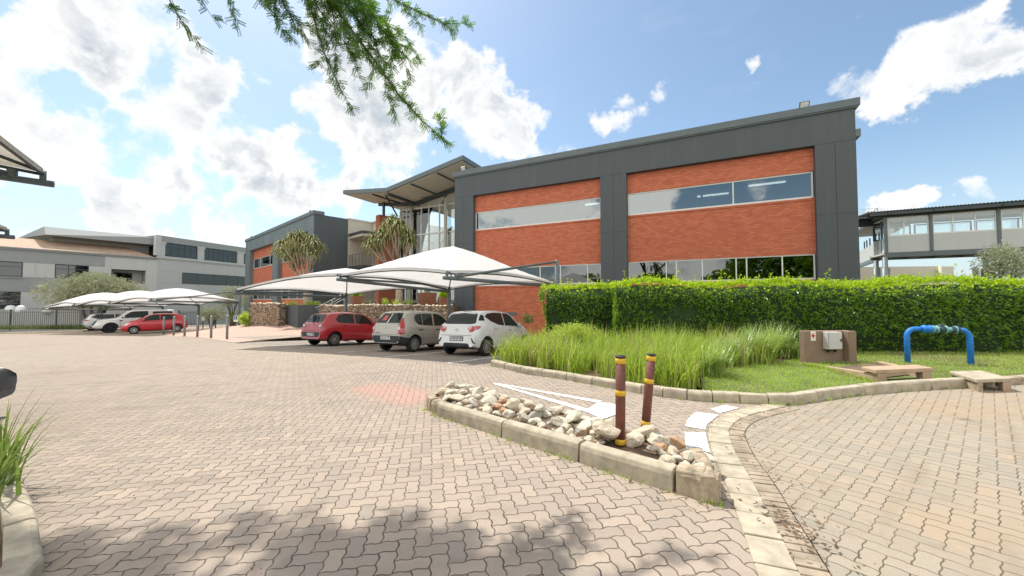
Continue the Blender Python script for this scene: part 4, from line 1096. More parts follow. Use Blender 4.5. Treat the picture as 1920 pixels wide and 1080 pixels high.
blk = office_block('large two storey brick and charcoal office block with grey framed bays', O1, ROT1, 19.22, [(1.30, 8.83), (10.14, 17.86)], [(0, 1.30), (8.83, 10.14), (17.86, 19.22)],
    (.0, 2.35, 3.41, 5.76, 6.87, 7.87, 9.2, 9.5), K['clad'], 14, -.9, .24, [(4.21,), ()], [(2.45, 3.75, 4.15, 5.5, 6.6, 7.05), (10.9, 12.4, 13.6, 15.2, 16.6)],
    [(2.6, -2.6), (4.9, -3.6), (11.6, -2.6)])
MB().box(-.16, -.001, -3.0, -.015, 7.98, 8.28).build('gutter_end', K['steel'], blk)
MB().box(11.2, 12.9, -1.0, -.95, 6.42, 6.84).build('wall_screen', K['white'], blk)
for x in (15.0, 17.2):
    v_ = MB().box(x, x + .62, -.262, -.225, .62, .80).build('vent', K['steel'], blk)
floodlight(blk, 1.55, -.35, 9.5); floodlight(blk, 18.75, -.35, 9.5)
O2 = Vector((-18.16, 34.0, 0))
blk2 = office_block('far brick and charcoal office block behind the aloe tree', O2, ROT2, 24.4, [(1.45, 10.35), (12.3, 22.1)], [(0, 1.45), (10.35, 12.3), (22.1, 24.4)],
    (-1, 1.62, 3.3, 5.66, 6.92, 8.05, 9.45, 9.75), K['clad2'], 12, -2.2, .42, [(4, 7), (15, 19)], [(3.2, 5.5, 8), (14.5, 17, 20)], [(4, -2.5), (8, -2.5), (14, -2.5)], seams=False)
floodlight(blk2, 1.9, -.4, 9.75); floodlight(blk2, 23.0, -.4, 9.75)
# its end wall and cream stair wing
MB().box(-.05, .018, -3.1, .0, -2, 9.45).build('end_wall', K['cladend'], blk2)
mb = MB(); mb.box(-.045, .015, -5.6, -3.12, -2, 9.40); mb.box(-4.0, -.05, -5.75, -5.6, 4.7, 9.40); mb.build('cream_wall', K['cream'], blk2)
mb = MB(); mb.box(-.10, .3, -5.8, -3.13, 9.40, 9.55); mb.box(-4.0, -.11, -5.8, -5.5, 9.40, 9.55); mb.build('cream_coping', K['cream'], blk2)
MB().box(-4, -.05, -5.75, -5.6, -1, 4.6).build('louvre_wall', K['greyA'], blk2)
b_ = MB().box(-3.0, -.051, -5.59, -3.15, 7.72, 7.98).build('porch_roof', K['steeldark'], blk2)
MB().box(-2.96, -.055, -5.58, -3.19, 7.50, 7.718).build('porch_soffit', K['cream'], b_)
MB().box(-3.0, -.051, -5.59, -3.15, 4.50, 4.78).build('balcony_floor', K['steeldark'], blk2)
mb = MB()
for z in (4.95, 5.1, 5.25, 5.4, 5.55, 5.7, 5.88):
    w_ = .05 if z > 5.8 else .02
    mb.bar((-.08, -3.25, z), (-2.9, -3.25, z), w_, w_); mb.bar((-2.9, -3.25, z), (-2.9, -5.5, z), w_, w_)
for x in (-.1, -.8, -1.5, -2.2, -2.9): mb.bar((x, -3.25, 4.78), (x, -3.25, 5.88), .04, .04)
mb.bar((-2.9, -4.4, 4.78), (-2.9, -4.4, 5.88), .04, .04); mb.build('balcony_railing', K['steel'], blk2)
MB().box(-2.95, -2.75, -5.58, -5.40, 4.79, 7.49).build('balcony_post', K['steeldark'], blk2)
MB().box(-2.2, -1.3, -5.597, -5.55, 4.79, 6.9).build('balcony_door', K['seam'], blk2)

# ---- glazed entrance hall with butterfly roof
EH = Vector((-3.2, 24.0, 0)); hall = thing('entrance_hall', 'glazed entrance hall under a tilted butterfly roof between the brick blocks', 'entrance hall', EH, ROT1)
def sheet(mb, a, b, w0, w1, th):     # a=(x,z) b=(x,z): tilted slab from w0 to w1 behind the roof edge
    vs = [(a[0], -w0, a[1]), (b[0], -w0, b[1]), (b[0], -w1, b[1]), (a[0], -w1, a[1])]
    low = [(x, y, z - th) for x, y, z in vs]
    mb.add(low + vs, ((0, 1, 2, 3), (7, 6, 5, 4), (4, 5, 1, 0), (5, 6, 2, 1), (6, 7, 3, 2), (7, 4, 0, 3)))
xr, xv, xl = 0.0, 6.66, 11.2; zr, zv, zl = 10.95, 9.70, 10.12
mb = MB(); sheet(mb, (xr, zr), (xv, zv), 0, 3.2, .30); sheet(mb, (xv, zv), (xl, zl), 0, 3.2, .30); rf = mb.build('front_roof', K['steel'], hall)
mb = MB(); sheet(mb, (xr + .12, zr - .325), (xv - .04, zv - .302), .12, 3.12, .03); sheet(mb, (xv + .04, zv - .302), (xl - .12, zl - .295), .12, 3.12, .03); mb.build('soffit', K['soffit'], rf)
mb = MB()
def bm_(x0, z0, w0, x1, z1, w1, s=.10, h=.16): mb.bar((x0, -w0, z0), (x1, -w1, z1), s, h)
zat = lambda x: zr + (zv - zr) * x / xv if x <= xv else zv + (zl - zv) * (x - xv) / (xl - xv)
for x in (2.2, 4.5, 8.2): bm_(x, zat(x) - .39, .15, x, zat(x) - .39, 3.1, .06, .10)
bm_(xv, zv - .42, .1, xv, zv - .42, 9, .14, .2)
bm_(xr, zr - .50, 3.1, xv, zv - .48, 3.1, .16, .34); bm_(xv, zv - .48, 3.1, xl - .6, zl - .46, 3.1, .14, .30)
mb.build('roof_beam', K['steeldark'], hall)
mb = MB(); sheet(mb, (xr, zr - .22), (xv, zv - .2), 3.21, 9, .25); sheet(mb, (xv, zv - .2), (xl - 1.0, zl - .25), 3.21, 5.5, .25); rf = mb.build('rear_roof', K['steel'], hall)
mb = MB(); sheet(mb, (xr + .1, zr - .53), (xv - .05, zv - .47), 3.55, 8.9, .03); sheet(mb, (xv + .05, zv - .47), (xl - 1.1, zl - .52), 3.55, 5.4, .03); mb.build('soffit', K['soffit'], rf)
# glass wall, w = 3.45
mb = MB(); yg = -3.45
off = .0
for k_, w_ in ((8.55, .09), (7.86, .07), (6.32, .07), (5.57, .07), (4.53, .08), (2.4, .07)): mb.box(k_ - w_ / 2, k_ + w_ / 2, yg - .10, yg, 1.5, zat(k_) - .62)
for z in (6.80, 4.9, 8.95): mb.box(.3, 8.6, yg - .07, yg + .012, z - .045, z + .045)
gw = mb.build('curtain_wall', K['alu'], hall)
MB().box(.3, 8.6, yg - .062, yg - .05, 1.5, 8.95).build('pane', K['glassC'], gw)
mb = MB(); mb.tube([(7.2, yg + .20, 0), (7.2, yg + .20, zat(7.2) - .55)], .13, 14); mb.build('column', K['cream'], hall, True)
mb = MB(); mb.tube([(3.75, yg + .20, 0), (3.75, yg + .20, zat(3.75) - .6)], .14, 14); mb.build('column', K['cream'], hall, True)
inv = Matrix.Rotation(-ROT1, 4, 'Z') @ Matrix.Translation(-EH)
def loc(v): return inv @ v
MB().bar(loc(at(719.5, 373, 30.8)), loc(at(719.5, 405, 30.8)), .16, .16).build('steel_brace', K['steeldark'], hall)
MB().bar(loc(at(720, 360, 27.6)), loc(at(745, 405, 30.6)), .09, .09).build('steel_brace', K['steeldark'], hall)
MB().bar(loc(at(848, 425, 29.4)), loc(at(814, 477, 30.6)), .13, .13).build('steel_brace', K['steeldark'], hall)
MB().bar(loc(at(836, 366, 28.2)), loc(at(829, 384, 29.4)), .08, .08).build('steel_brace', K['steeldark'], hall)
MB().bar(loc(at(836, 366, 28.2)), loc(at(850, 352, 27.2)), .10, .10).build('steel_brace', K['steeldark'], hall)
MB().bar(loc(at(838, 363, 28.3)), loc(at(790, 371, 27.9)), .07, .07).build('steel_brace', K['steeldark'], hall)
MB().bar(loc(at(758, 405, 30.8)), loc(at(800, 393, 29.8)), .06, .06).build('steel_brace', K['steeldark'], hall)

# long wall running back through the hall: red painted front part, cream rear part
def wallbox(a, d, L, th, z0, z1):
    n_ = Vector((-d.y, d.x, 0)); c = [a, a + d * L, a + d * L + n_ * th, a + n_ * th]
    return MB().add([loc(Vector((p.x, p.y, z))) for z in (z0, z1) for p in c], ((0, 3, 2, 1), (4, 5, 6, 7), (0, 1, 5, 4), (1, 2, 6, 5), (2, 3, 7, 6), (3, 0, 4, 7)))
NB = Vector((-10.72, 30.0, 0)); dv = Vector((.675, .738, 0))
wallbox(NB, dv, 3.75, .62, -.5, 8.45).build('red_pylon_wall', K['plasterbrick'], hall)
wallbox(NB + dv * 3.76 + Vector((-.02, .02, 0)), dv, 9, .45, -.5, 8.34).build('cream_wall', K['cream'], hall)
w_ = wallbox(NB + dv * 3.3 + Vector((.021, -.02, 0)), dv, 2.0, .04, 1.6, 6.9); w_.build('dark_recess', K['plasterbrick'], hall)
w_ = wallbox(NB + dv * 3.5 + Vector((.061, -.06, 0)), dv, .95, .04, 4.9, 6.35); w_.build('door', K['dim'], hall)
w_ = wallbox(NB + dv * 3.45 + Vector((.071, -.07, 0)), dv, 1.1, .05, 6.4, 6.62); w_.build('door_head', K['alu'], hall)
mb = MB(); mb.box(.3, 9.5, -12, yg - .12, 1.3, 1.5); mb.build('hall_floor', K['greyC'], hall)
mb = MB(); mb.box(.3, 6.8, -12, -5.2, 4.55, 4.8); mb.build('gallery_floor', K['cream'], hall)

# ---- neighbouring grey building, two wings
PA = Vector((-54, 39.8, 0)); DA = Vector((.535, .845, 0)).normalized(); RA = atan2(DA.y, DA.x)
gb = thing('grey_office_building', 'long grey plastered office building with clay tile roof beyond the fence', 'office building', PA, RA)
def gwall(mb, x0, x1, z0, z1, y=0.0, th=.3): mb.box(x0, x1, y, y + th, z0, z1)
mb = MB(); gwall(mb, -14, 7.2, 5.68, 6.98); gwall(mb, -14, 7.2, 2.45, 4.05); gwall(mb, -14, 7.2, -2.5, .6); gwall(mb, -14, -3.4, .6, 5.68)
mb.k = 1
for x in (1.9, -5.5): mb.box(x - .012, x + .012, -.004, 0, 2.45, 6.98)
mb.build('grey_wall', [K['greyA'], K['greyC']], gb)
mb = MB(); gwall(mb, 1.06, 3.28, 4.06, 5.67, .03, .25); gwall(mb, 5.9, 7.2, 4.06, 5.67, .03, .25); gwall(mb, 1.0, 7.2, .61, 2.44, .03, .25)
mb.k = 1
for x in (2.15, 4.4): mb.box(x - .01, x + .01, .026, .03, .61, 2.44)
mb.build('pale_panel', [K['greyB'], K['greyC']], gb)
mb = MB(); gwall(mb, 7.2, 7.75, -2.5, 6.98); gwall(mb, 7.76, 10.9, 5.42, 6.98); gwall(mb, 7.76, 10.9, -2.5, 3.68); gwall(mb, 10.91, 12.0, -2.5, 6.98)
mb.build('pale_wall', K['greyB'], gb)
mb = MB(); mb.box(7.76, 10.9, 1.4, 1.6, 3.69, 5.41); mb.box(7.5, 7.75, .3, 1.39, 3.69, 5.41); mb.box(10.92, 11.1, .3, 1.39, 3.69, 5.41); mb.build('loggia_wall', K['greyC'], gb)
window(gb, 8.3, 9.9, 3.75, 5.1, 1.38, K['glassD'], (), K['steeldark'])
mb = MB(); mb.box(-14, 12.0, -.16, .3, 6.98, 7.12); mb.box(-14, 12.0, -.26, .3, 7.121, 7.25); mb.build('cornice', K['greyA'], gb)
mb = MB(); mb.box(-1.2, 1.06, -.14, .2, 3.92, 4.055); mb.build('window_sill', K['greyA'], gb)
window(gb, -3.4, 1.05, 4.06, 5.67, .16, K['glassD'], (-2.6, -1.3, -.5), K['steeldark'], .085, trans=(5.15,))
window(gb, 3.29, 5.89, 4.06, 5.67, .16, K['glassD'], (4.3, 4.85), K['steeldark'], .085, trans=(5.15,))
window(gb, -3.4, .99, .61, 2.44, .16, K['glassD'], (-2.0, -.6), K['steeldark'], .085, trans=(1.95,))
MB().box(6.3, 6.7, -.02, -.001, 5.85, 6.0).build('vent', K['greyC'], gb)
# wall lamp (white dish)
mb = MB(); mb.tube([(2.3, -.02, 2.85), (2.3, -.25, 2.9)], .04, 8); l_ = mb.build('wall_lamp', K['white'], gb)
MB().lathe([(0, -.12), (.16, -.10), (.24, .02), (.20, .14), (0, .2)], 16, (2.3, -.32, 3.0)).build('lamp_globe', K['white'], l_, True)
# tiled roof slope and upper storey with overhanging roof
mb = MB(); mb.quad((-14, -.25, 7.26), (11.6, -.25, 7.26), (9.4, 3.2, 8.62), (-14, 3.2, 8.62)); mb.quad((11.6, -.25, 7.26), (12.4, 3.2, 7.4), (9.6, 3.3, 8.6), (9.4, 3.2, 8.62))
mb.build('tiled_roof', K['tile'], gb)
mb = MB(); mb.box(3.4, 11.9, 3.3, 9, 7.2, 9.2); mb.build('upper_wall', K['greyC'], gb)
mb = MB(); vs = [(2.6, 1.0, 9.05), (12.2, 1.0, 9.05), (12.2, 1.0, 10.1), (2.6, 2.0, 10.1), (1.2, 9, 9.05), (12.2, 9, 9.05), (12.2, 9, 10.3), (2.6, 9, 10.3)]
mb.add(vs, ((0, 1, 2, 3), (4, 0, 3, 7), (3, 2, 6, 7), (1, 5, 6, 2), (0, 4, 5, 1), (5, 4, 7, 6))); mb.build('upper_roof', K['greyA'], gb)
mb = MB(); mb.bar((3.4, 1.6, 7.98), (11.0, 1.6, 7.9), .05, .05)
mb.build('roof_pipe', K['barkdark'], gb)
PBv = Vector((-47.59, 49.93, 0)); DB = Vector((.249, .968, 0)).normalized()
gc = thing('grey_office_wing', 'pale grey rear wing with ribbon windows at the end of the grey building', 'office building', PBv, atan2(DB.y, DB.x))
mb = MB(); gwall(mb, 0.02, 13.5, 5.48, 7.1); gwall(mb, .02, 13.5, -2.5, 3.86); gwall(mb, .02, 3.05, 3.87, 5.47); mb.box(.3, 13.5, 7, 7.3, -2, 9.3); mb.build('pale_wall', K['greyB'], gc)
mb = MB(); mb.box(.0, 13.5, -.10, .3, 7.1, 7.24); mb.box(.0, 13.5, -.20, .3, 7.241, 7.42); mb.box(.0, 13.5, -.08, .3, 7.421, 7.55); mb.build('cornice', K['greyB'], gc)
for a, b in ((-.1, .85), (5.1, 5.95), (11.15, 12.2)):
    mb = MB(); mb.box(a, b, -.06, .35, 7.56, 9.2); mb.box(a - .08, b + .08, -.14, .35, 9.2, 9.44); mb.build('pilaster', K['greyB'], gc)
mb = MB(); mb.box(-.1, 13.6, -.02, .5, 9.45, 10.3); mb.build('parapet', K['greyA'], gc)
mb = MB(); mb.box(-.3, .35, -.10, .3, 7.56, 10.2); mb.build('corner_pier', K['greyB'], gc)
window(gc, .86, 5.09, 7.56, 9.43, .18, K['glassD'], [.86 + 4.23 * i / 5 for i in range(1, 5)], K['steeldark'], .10, trans=(8.85,))
window(gc, 5.96, 11.14, 7.56, 9.43, .18, K['glassD'], [5.96 + 5.18 * i / 7 for i in range(1, 7)], K['steeldark'], .10, trans=(8.85,))
window(gc, 12.21, 13.4, 7.56, 9.43, .18, K['glassD'], (12.8,), K['steeldark'], .10, trans=(8.85,))
window(gc, 3.06, 13.4, 3.87, 5.47, .2, K['glassD'], (5.2, 7.6, 9.6, 11.4), K['steeldark'], .05)
mb = MB(); mb.box(.1, 13.4, .36, 7, 7.1, 7.3); mb.box(.1, 13.4, .5, 7, 10.1, 10.28); mb.box(.1, 13.4, 3.5, 3.7, 0, 9.5); mb.build('floor_slab', K['dim'], gc)
mb = MB(); mb.box(-14, 12, 3.4, 3.6, 0, 7); mb.build('room_wall', K['dim'], gb)

# ---- elevated walkway on the right and the cream building behind it
SK = Vector((27.2, 27.0, 0)); DS = Vector((.896, -.444, 0)); RS = atan2(DS.y, DS.x)
sk = thing('covered_walkway', 'elevated covered walkway with pale panels and grey steel posts behind the brick block', 'walkway', SK, RS)
DEP = 2.6
mb = MB(); mb.box(-.1, 16, 0, .18, 4.62, 4.95); mb.box(-.1, 16, DEP - .18, DEP, 4.62, 4.95)
for i in range(11): mb.box(.4 + 1.5 * i, .52 + 1.5 * i, .181, DEP - .181, 4.64, 4.82)
mb.build('deck_beam', K['steel'], sk)
MB().box(-.1, 16, .19, DEP - .19, 4.83, 4.94).build('deck', K['cream'], sk)
mb = MB(); mb.box(.1, 16, .03, .10, 4.96, 6.12); mb.box(.1, 16, DEP - .10, DEP - .03, 4.96, 6.12); mb.build('parapet_panel', K['greyB'], sk)
px_ = [0, 2.36, 5.58, 8.8, 12.0, 15.2]
for x in px_: MB().box(x - .085, x + .085, -.03, .14, 4.96, 7.55).build('post', K['steel'], sk)
for a, b in zip(px_, px_[1:]):
    ms = [a + (b - a) * .42] if a == 0 else [a + (b - a) * .34, a + (b - a) * .67]
    window(sk, a + .09, b - .09, 6.13, 7.48, .10, K['glassC'], ms, K['alu'], .07)
    window(sk, a + .09, b - .09, 6.13, 7.25, DEP - .04, K['glassC'], ms, K['steeldark'], .08)
mb = MB(); n = 100
for i in range(n):
    x0 = -1.2 + 17.5 * i / n; x1 = -1.2 + 17.5 * (i + 1) / n; xm = (x0 + x1) / 2
    mb.quad((x0, -.6, 7.86), (xm, -.6, 7.93), (xm, DEP + .4, 8.15), (x0, DEP + .4, 8.08)); mb.quad((xm, -.6, 7.93), (x1, -.6, 7.86), (x1, DEP + .4, 8.08), (xm, DEP + .4, 8.15))
mb.build('roof_sheet', K['steel'], sk)
mb = MB(); mb.box(-1.0, 16.2, -.5, -.42, 7.62, 7.84); mb.box(-1.0, 16.2, .0, .1, 7.56, 7.84); mb.box(-1.0, 16.2, DEP - .2, DEP - .1, 7.3, 8.0)
for x in px_: mb.bar((x, -.55, 7.72), (x, DEP, 7.9), .08, .16)
mb.build('roof_beam', K['steeldark'], sk)
MB().box(.1, 16, .11, DEP - .11, 7.49, 7.54).build('ceiling', K['cream'], sk)
invs = Matrix.Rotation(-RS, 4, 'Z') @ Matrix.Translation(-SK)
def ls(v): return invs @ Vector(v)
# arm running back from the corner
DBk = Vector((.566, .825, 0)).normalized()
def armbox(mb, o0, o1, L0_, L1_, z0, z1):
    n_ = Vector((DBk.y, -DBk.x, 0)); P = [SK + DBk * l + n_ * o for l, o in ((L0_, o0), (L1_, o0), (L1_, o1), (L0_, o1))]
    mb.add([ls((p.x, p.y, z)) for z in (z0, z1) for p in P], ((0, 1, 2, 3), (7, 6, 5, 4), (4, 5, 1, 0), (5, 6, 2, 1), (6, 7, 3, 2), (7, 4, 0, 3)))
mb = MB(); armbox(mb, 0, .18, .15, 11, 4.62, 4.95); mb.build('deck_beam', K['steel'], sk)
mb = MB(); armbox(mb, .03, .1, .2, 11, 4.96, 6.12); mb.build('parapet_panel', K['greyB'], sk)
mb = MB()
for l in (2.2, 4.0, 5.4, 6.6, 7.6): armbox(mb, .0, .08, l, l + .1, 6.12, 6.75)
for l in (1.5, 3.6): armbox(mb, .0, .12, l, l + .12, 4.96, 7.6)
mb.build('railing_post', K['steel'], sk)
mb = MB(); armbox(mb, -.4, 2.4, .3, 11, 7.62, 7.86); mb.build('arm_roof', K['steeldark'], sk)
for (x, Y) in ((1644, 29.5), (1661, 27.0), (1858, 24.75)):
    p = at(x, 500, Y); c = ls((p.x, p.y, 0)); mb = MB()
    if x == 1858:
        c.y += .35
    mb.tube([(c.x, c.y + .1, -.5), (c.x, c.y + .1, 4.62)], .15, 14); o = mb.build('column', K['steel'], sk, True)
    zc = at(x, 500, Y).z - .1; MB().tube([(c.x, c.y + .1, -.5), (c.x, c.y + .1, zc)], .24, 14).build('column_base', K['steel'] if x != 1858 else K['steeldark'], o, True)
rb = thing('rear_building', 'plain cream rear wall with downpipe beneath the walkway', 'building', (0, 0, 0))
a, b, c_ = at(1600, 500, 38), at(1762, 500, 37), at(1788, 500, 37.5)
mb = MB(); mb.prism([(a.x, 38), (b.x, 37), (c_.x, 37.5), (c_.x + 1, 48), (a.x, 48)], -1, 4.9); mb.build('wall', K['cream'], rb)
mb = MB(); mb.tube([(b.x - .2, 36.8, -1), (b.x - .2, 36.8, 4.9)], .12, 10); mb.build('downpipe', K['cream'], rb, True)
q = thing('garden_lamp', 'small grey drum lamp on a stem above the hedge under the walkway', 'lamp', (at(1829, 500, 17).x, 17, .3))
zz = at(1829, 501, 17).z - .3; MB().lathe([(0, zz), (.11, zz), (.12, zz - .04), (.095, zz - .42), (.05, zz - .5), (0, zz - .5)], 16).build('lamp_head', K['galv'], q, True); MB().tube([(0, 0, -.4), (0, 0, zz - .45)], .05, 10).build('stem', K['galv'], q, True)
q = thing('roof_access_rail', 'pale wire guard rail at the roof corner beside the brick block', 'railing', (at(1631, 400, 31).x, 31, 0))
mb = MB()
for i in range(5):
    y_ = 393 + 5 * i; mb.bar(at(1612, y_, 31.3) - q.location, at(1645 - i * 5, y_ - 2, 31) - q.location, .03, .03)
mb.bar(at(1645, 390, 31) - q.location, at(1617, 418, 31.3) - q.location, .05, .05); mb.bar(at(1645, 390, 31) - q.location, at(1648, 470, 31) - q.location, .04, .04); mb.build('rails', K['galv'], q)

# ================================================================== TERRACE, STONE WALLS, PLANTERS, STAIRS
def wallstrip(mb, a, b, th, z0, z1):
    a = Vector(a); b = Vector(b); d = (b - a); d.z = 0; d.normalize(); n_ = Vector((-d.y, d.x, 0)) * th
    mb.add([(p.x, p.y, z) for z in (z0, z1) for p in (a, b, b + n_, a + n_)], ((0, 3, 2, 1), (4, 5, 6, 7), (0, 1, 5, 4), (1, 2, 6, 5), (2, 3, 7, 6), (3, 0, 4, 7)))
def stonewall(label, pts, th, z0, tops):
    t = thing('stone_wall', label, 'stone wall', (0, 0, 0), 0, 'rubble stone retaining walls')
    mb = MB(); r = random.Random(len(label)); cap = MB()
    for (a, b), zt in zip(zip(pts, pts[1:]), tops):
        wallstrip(mb, a, b, th, z0, zt)
        L = (Vector(b) - Vector(a)).length; d = (Vector(b) - Vector(a)).normalized(); n_ = Vector((-d.y, d.x, 0)); k = int(L / .22)
        for i in range(k):      # uneven coping stones
            for row in (.10, .34):
                c = Vector(a) + d * (L * (i + r.random()) / k) + n_ * (row + r.uniform(-.05, .05)); c.z = zt + r.uniform(-.03, .05); s = r.uniform(.07, .14)
                e = MB(); bmq = bmesh.new(); bmesh.ops.create_icosphere(bmq, subdivisions=1, radius=1)
                vs = [(c.x + v.co.x * s * r.uniform(.8, 1.3), c.y + v.co.y * s * r.uniform(.8, 1.3), c.z + v.co.z * s * .55) for v in bmq.verts]; fs = [[v.index for v in f.verts] for f in bmq.faces]; bmq.free(); cap.add(vs, fs)
    mb.build('stonework', K['stone'], t); cap.build('coping_stones', K['rock_tan'], t); return t
def gv(px, py, Y, z=None):
    p = at(px, py, Y); return Vector((p.x, p.y, 0))
stonewall('long rubble stone retaining wall behind the three parked hatchbacks', [gv(600, 572, 23.3), gv(655, 572, 22.6), gv(842, 575, 20.4)], .55, -2, [at(630, 574, 22.6).z, at(740, 573, 21.5).z])
stonewall('square rubble stone wall end beside the ramp and dark planter', [gv(467, 570, 27.4), gv(522, 570, 26.2)], .55, -2, [at(500, 569.5, 26.8).z])
pl_ = thing('planter_box', 'long charcoal planter box holding the aloe tree', 'planter', (0, 0, 0))
mb = MB(); c0, c1, c2 = gv(524, 572, 28), gv(559, 572, 25.6), gv(640, 572, 27.4); zt = at(559, 572.5, 25.6).z
mb.prism([(c0.x, c0.y), (c1.x, c1.y), (c2.x, c2.y), (c2.x - 1.0, c2.y + 3.5), (c0.x - .2, c0.y + 3.2)], at(559, 600, 25.6).z - .7, zt); mb.build('box', K['clad'], pl_)
mb = MB(); mb.prism([(c0.x - .05, c0.y + .3), (c1.x, c1.y + .25), (c2.x - .1, c2.y + .25), (c2.x - 1.0, c2.y + 3.3), (c0.x, c0.y + 3.0)], zt - .02, zt + .02); mb.build('soil', K['soil'], pl_)
# terrace surface behind the walls
tp = [gv(600, 572, 23.5), gv(655, 572, 22.8), gv(842, 575, 20.6), gv(860, 575, 22.8), Vector((-3.9, 24, 0)), Vector((-2.5, 27, 0)), Vector((-10, 40, 0)), Vector((-16, 33, 0))]
mb = MB(); mb.prism([(p.x, p.y) for p in tp], -1.5, 1.12); o = mb.build('terrace', K['soil']); tag(o, kind='structure')
def planter(label, x0, x1, ytop, ybot, Y, taper=.85):
    a, b = at(x0, ytop, Y), at(x1, ytop, Y); w = (b.x - a.x) / 1.35; z0 = 1.12; z1 = a.z
    t = thing('rust_planter', label, 'planter', ((a.x + b.x) / 2, Y + w * .5, z0), .55, 'rust coloured planters on the terrace')
    h = z1 - z0; w /= 2; q = w * taper
    mb = MB(); mb.add([(-q, -q, 0), (q, -q, 0), (q, q, 0), (-q, q, 0), (-w, -w, h), (w, -w, h), (w, w, h), (-w, w, h)], ((0, 3, 2, 1), (4, 5, 6, 7), (0, 1, 5, 4), (1, 2, 6, 5), (2, 3, 7, 6), (3, 0, 4, 7))); mb.build('box', K['corten'], t)
    mb = MB(); mb.box(-w * .9, w * .9, -w * .9, w * .9, h, h + .015); mb.build('soil', K['soil'], t)
    return t, z1, w
for lb, x0, x1, yt, Y, kind in (('small rust planter with leafy plant at the left end of the terrace', 652, 680, 555.5, 23.6, 'leaf'), ('largest rust planter with pale succulent on the terrace', 777, 817, 549, 22.2, 'suc'), ('small rust planter beside the charcoal corner pier', 818, 841, 557.5, 21.3, 'leaf')):
    t, z1, w = planter(lb, x0, x1, yt, 0, Y)
    if kind == 'leaf': leaf_ball('potted_plant', f'leafy plant growing in the {lb.split(" with")[0].split(" beside")[0]} ' + ('at the terrace end' if x0 < 700 else 'by the pier'), 'plant', (t.location.x, t.location.y, z1 + .18), (w * 1.0, w * .8, .28), 260, K['lityoung'], .14, .06, int(x0), trunk=z1 - .1, lobes=4)
    else: strappy('potted_succulent', 'pale rosette succulent in the largest rust planter', (t.location.x, t.location.y, z1 + .02), 40, .42, .05, .1, 80, mat='silver', lean=(.5, 1.0))
for i, (x, y, Y, n_, h) in enumerate([(722, 569, 22.4, 70, .62), (742, 569, 22.2, 60, .55), (766, 571, 21.9, 60, .55)]):
    strappy('yellow_spiky_plant', ['yellow green spiky plant left of the entrance aloe trunk', 'yellow green spiky plant touching the entrance aloe trunk', 'yellow green spiky plant right of the entrance aloe trunk'][i], (at(x, y, Y).x, Y, 1.15), n_, h, .035, .16, 90 + i, mat='lime', lean=(.2, .9), group='yellow spiky plants on the terrace')
strappy('dark_spiky_plant', 'dark spiky agave behind the stone wall', (at(690, 570, 23.2).x, 23.2, 1.15), 26, .55, .05, .08, 95, mat='aloe', lean=(.2, .9))
for i, (x, Y) in enumerate([(548, 27.2), (578, 26.8), (592, 26.8)]):
    strappy('yellow_foliage_plant', ['yellow green plant at the left end of the charcoal planter', 'yellow green plant under the aloe trunk in the charcoal planter', 'yellow green plant at the right end of the charcoal planter'][i], (at(x, 570, Y).x, Y, zt + .02), 60, .42, .04, .25, 97 + i, mat='lime', lean=(.3, 1.0), group='plants in the charcoal planter')
# stairs with steel handrails
st = thing('entrance_stairs', 'entrance stairs with slanted steel handrails beside the stone wall', 'stairs', (0, 0, 0))
mb = MB(); s0 = gv(590, 600, 25.2); s1 = gv(652, 575, 25.6); dd = (s1 - s0); n_ = 10
for i in range(n_):
    a = s0 + dd * (i / n_); b = s0 + dd * ((i + 1) / n_); wallstrip(mb, a, b, 2.0, -1.2, -.15 + 1.4 * (i + 1) / n_)
mb.build('steps', K['greyC'], st)
for k, (dy, dY) in enumerate(((0, 0), (0, 1.8))):
    mb = MB()
    for j, off_ in enumerate((0, 5, 9.5)):
        a, b = at(592 + 3 * j, 577.5 + off_ * .8, 24.9 + dY), at(648, 549.5 + off_, 25.3 + dY); mb.tube([a, b], .035 if j == 0 else .022, 8)
    for f_ in (.15, .55, .95):
        a = at(592, 577.5, 24.9 + dY).lerp(at(648, 549.5, 25.3 + dY), f_); mb.tube([a, a - Vector((0, 0, .95))], .03, 8)
    mb.build('handrail', K['galv'], st, True)

# fallen leaves and grit along the kerbs
r = random.Random(66); mb = MB()
def litter(x, y, s, z=.004):
    z = zlot(x, y) + z + r.uniform(0, .012); a = r.uniform(0, 6.28); c, q = cos(a) * s, sin(a) * s; w = .45
    mb.add(((x - c, y - q, z), (x + q * w, y - c * w, z + r.uniform(0, .01)), (x + c, y + q, z + r.uniform(0, .015)), (x - q * w, y + c * w, z)), ((0, 1, 2, 3),))
for pl, n_, sp in ((eb, 150, .09), (bks, 300, .06), (isl, 160, .07), (eo, 60, .12)):
    for _ in range(n_):
        k = r.randrange(len(pl) - 1); p = Vector(pl[k]).lerp(Vector(pl[k + 1]), r.random()); n2 = Vector((r.gauss(0, sp), r.gauss(-.03, sp)))
        litter(p.x + n2.x, p.y + n2.y, r.uniform(.006, .019), .016 if pl in (eb, eo) else .006)
for _ in range(420): litter(r.uniform(-5, 8), r.uniform(1.6, 8.5), r.uniform(.005, .016), .006)
for _ in range(60):
    p = Vector(gxy(1478, 985)) + Vector((r.gauss(0, .07), r.gauss(0, .16))); litter(p.x, p.y, r.uniform(.01, .03), .016)
o = mb.build('leaf_litter', K['soil']); tag(o, 'dry leaf litter and grit scattered along the kerbs', None, None, 'stuff')
mb = MB()
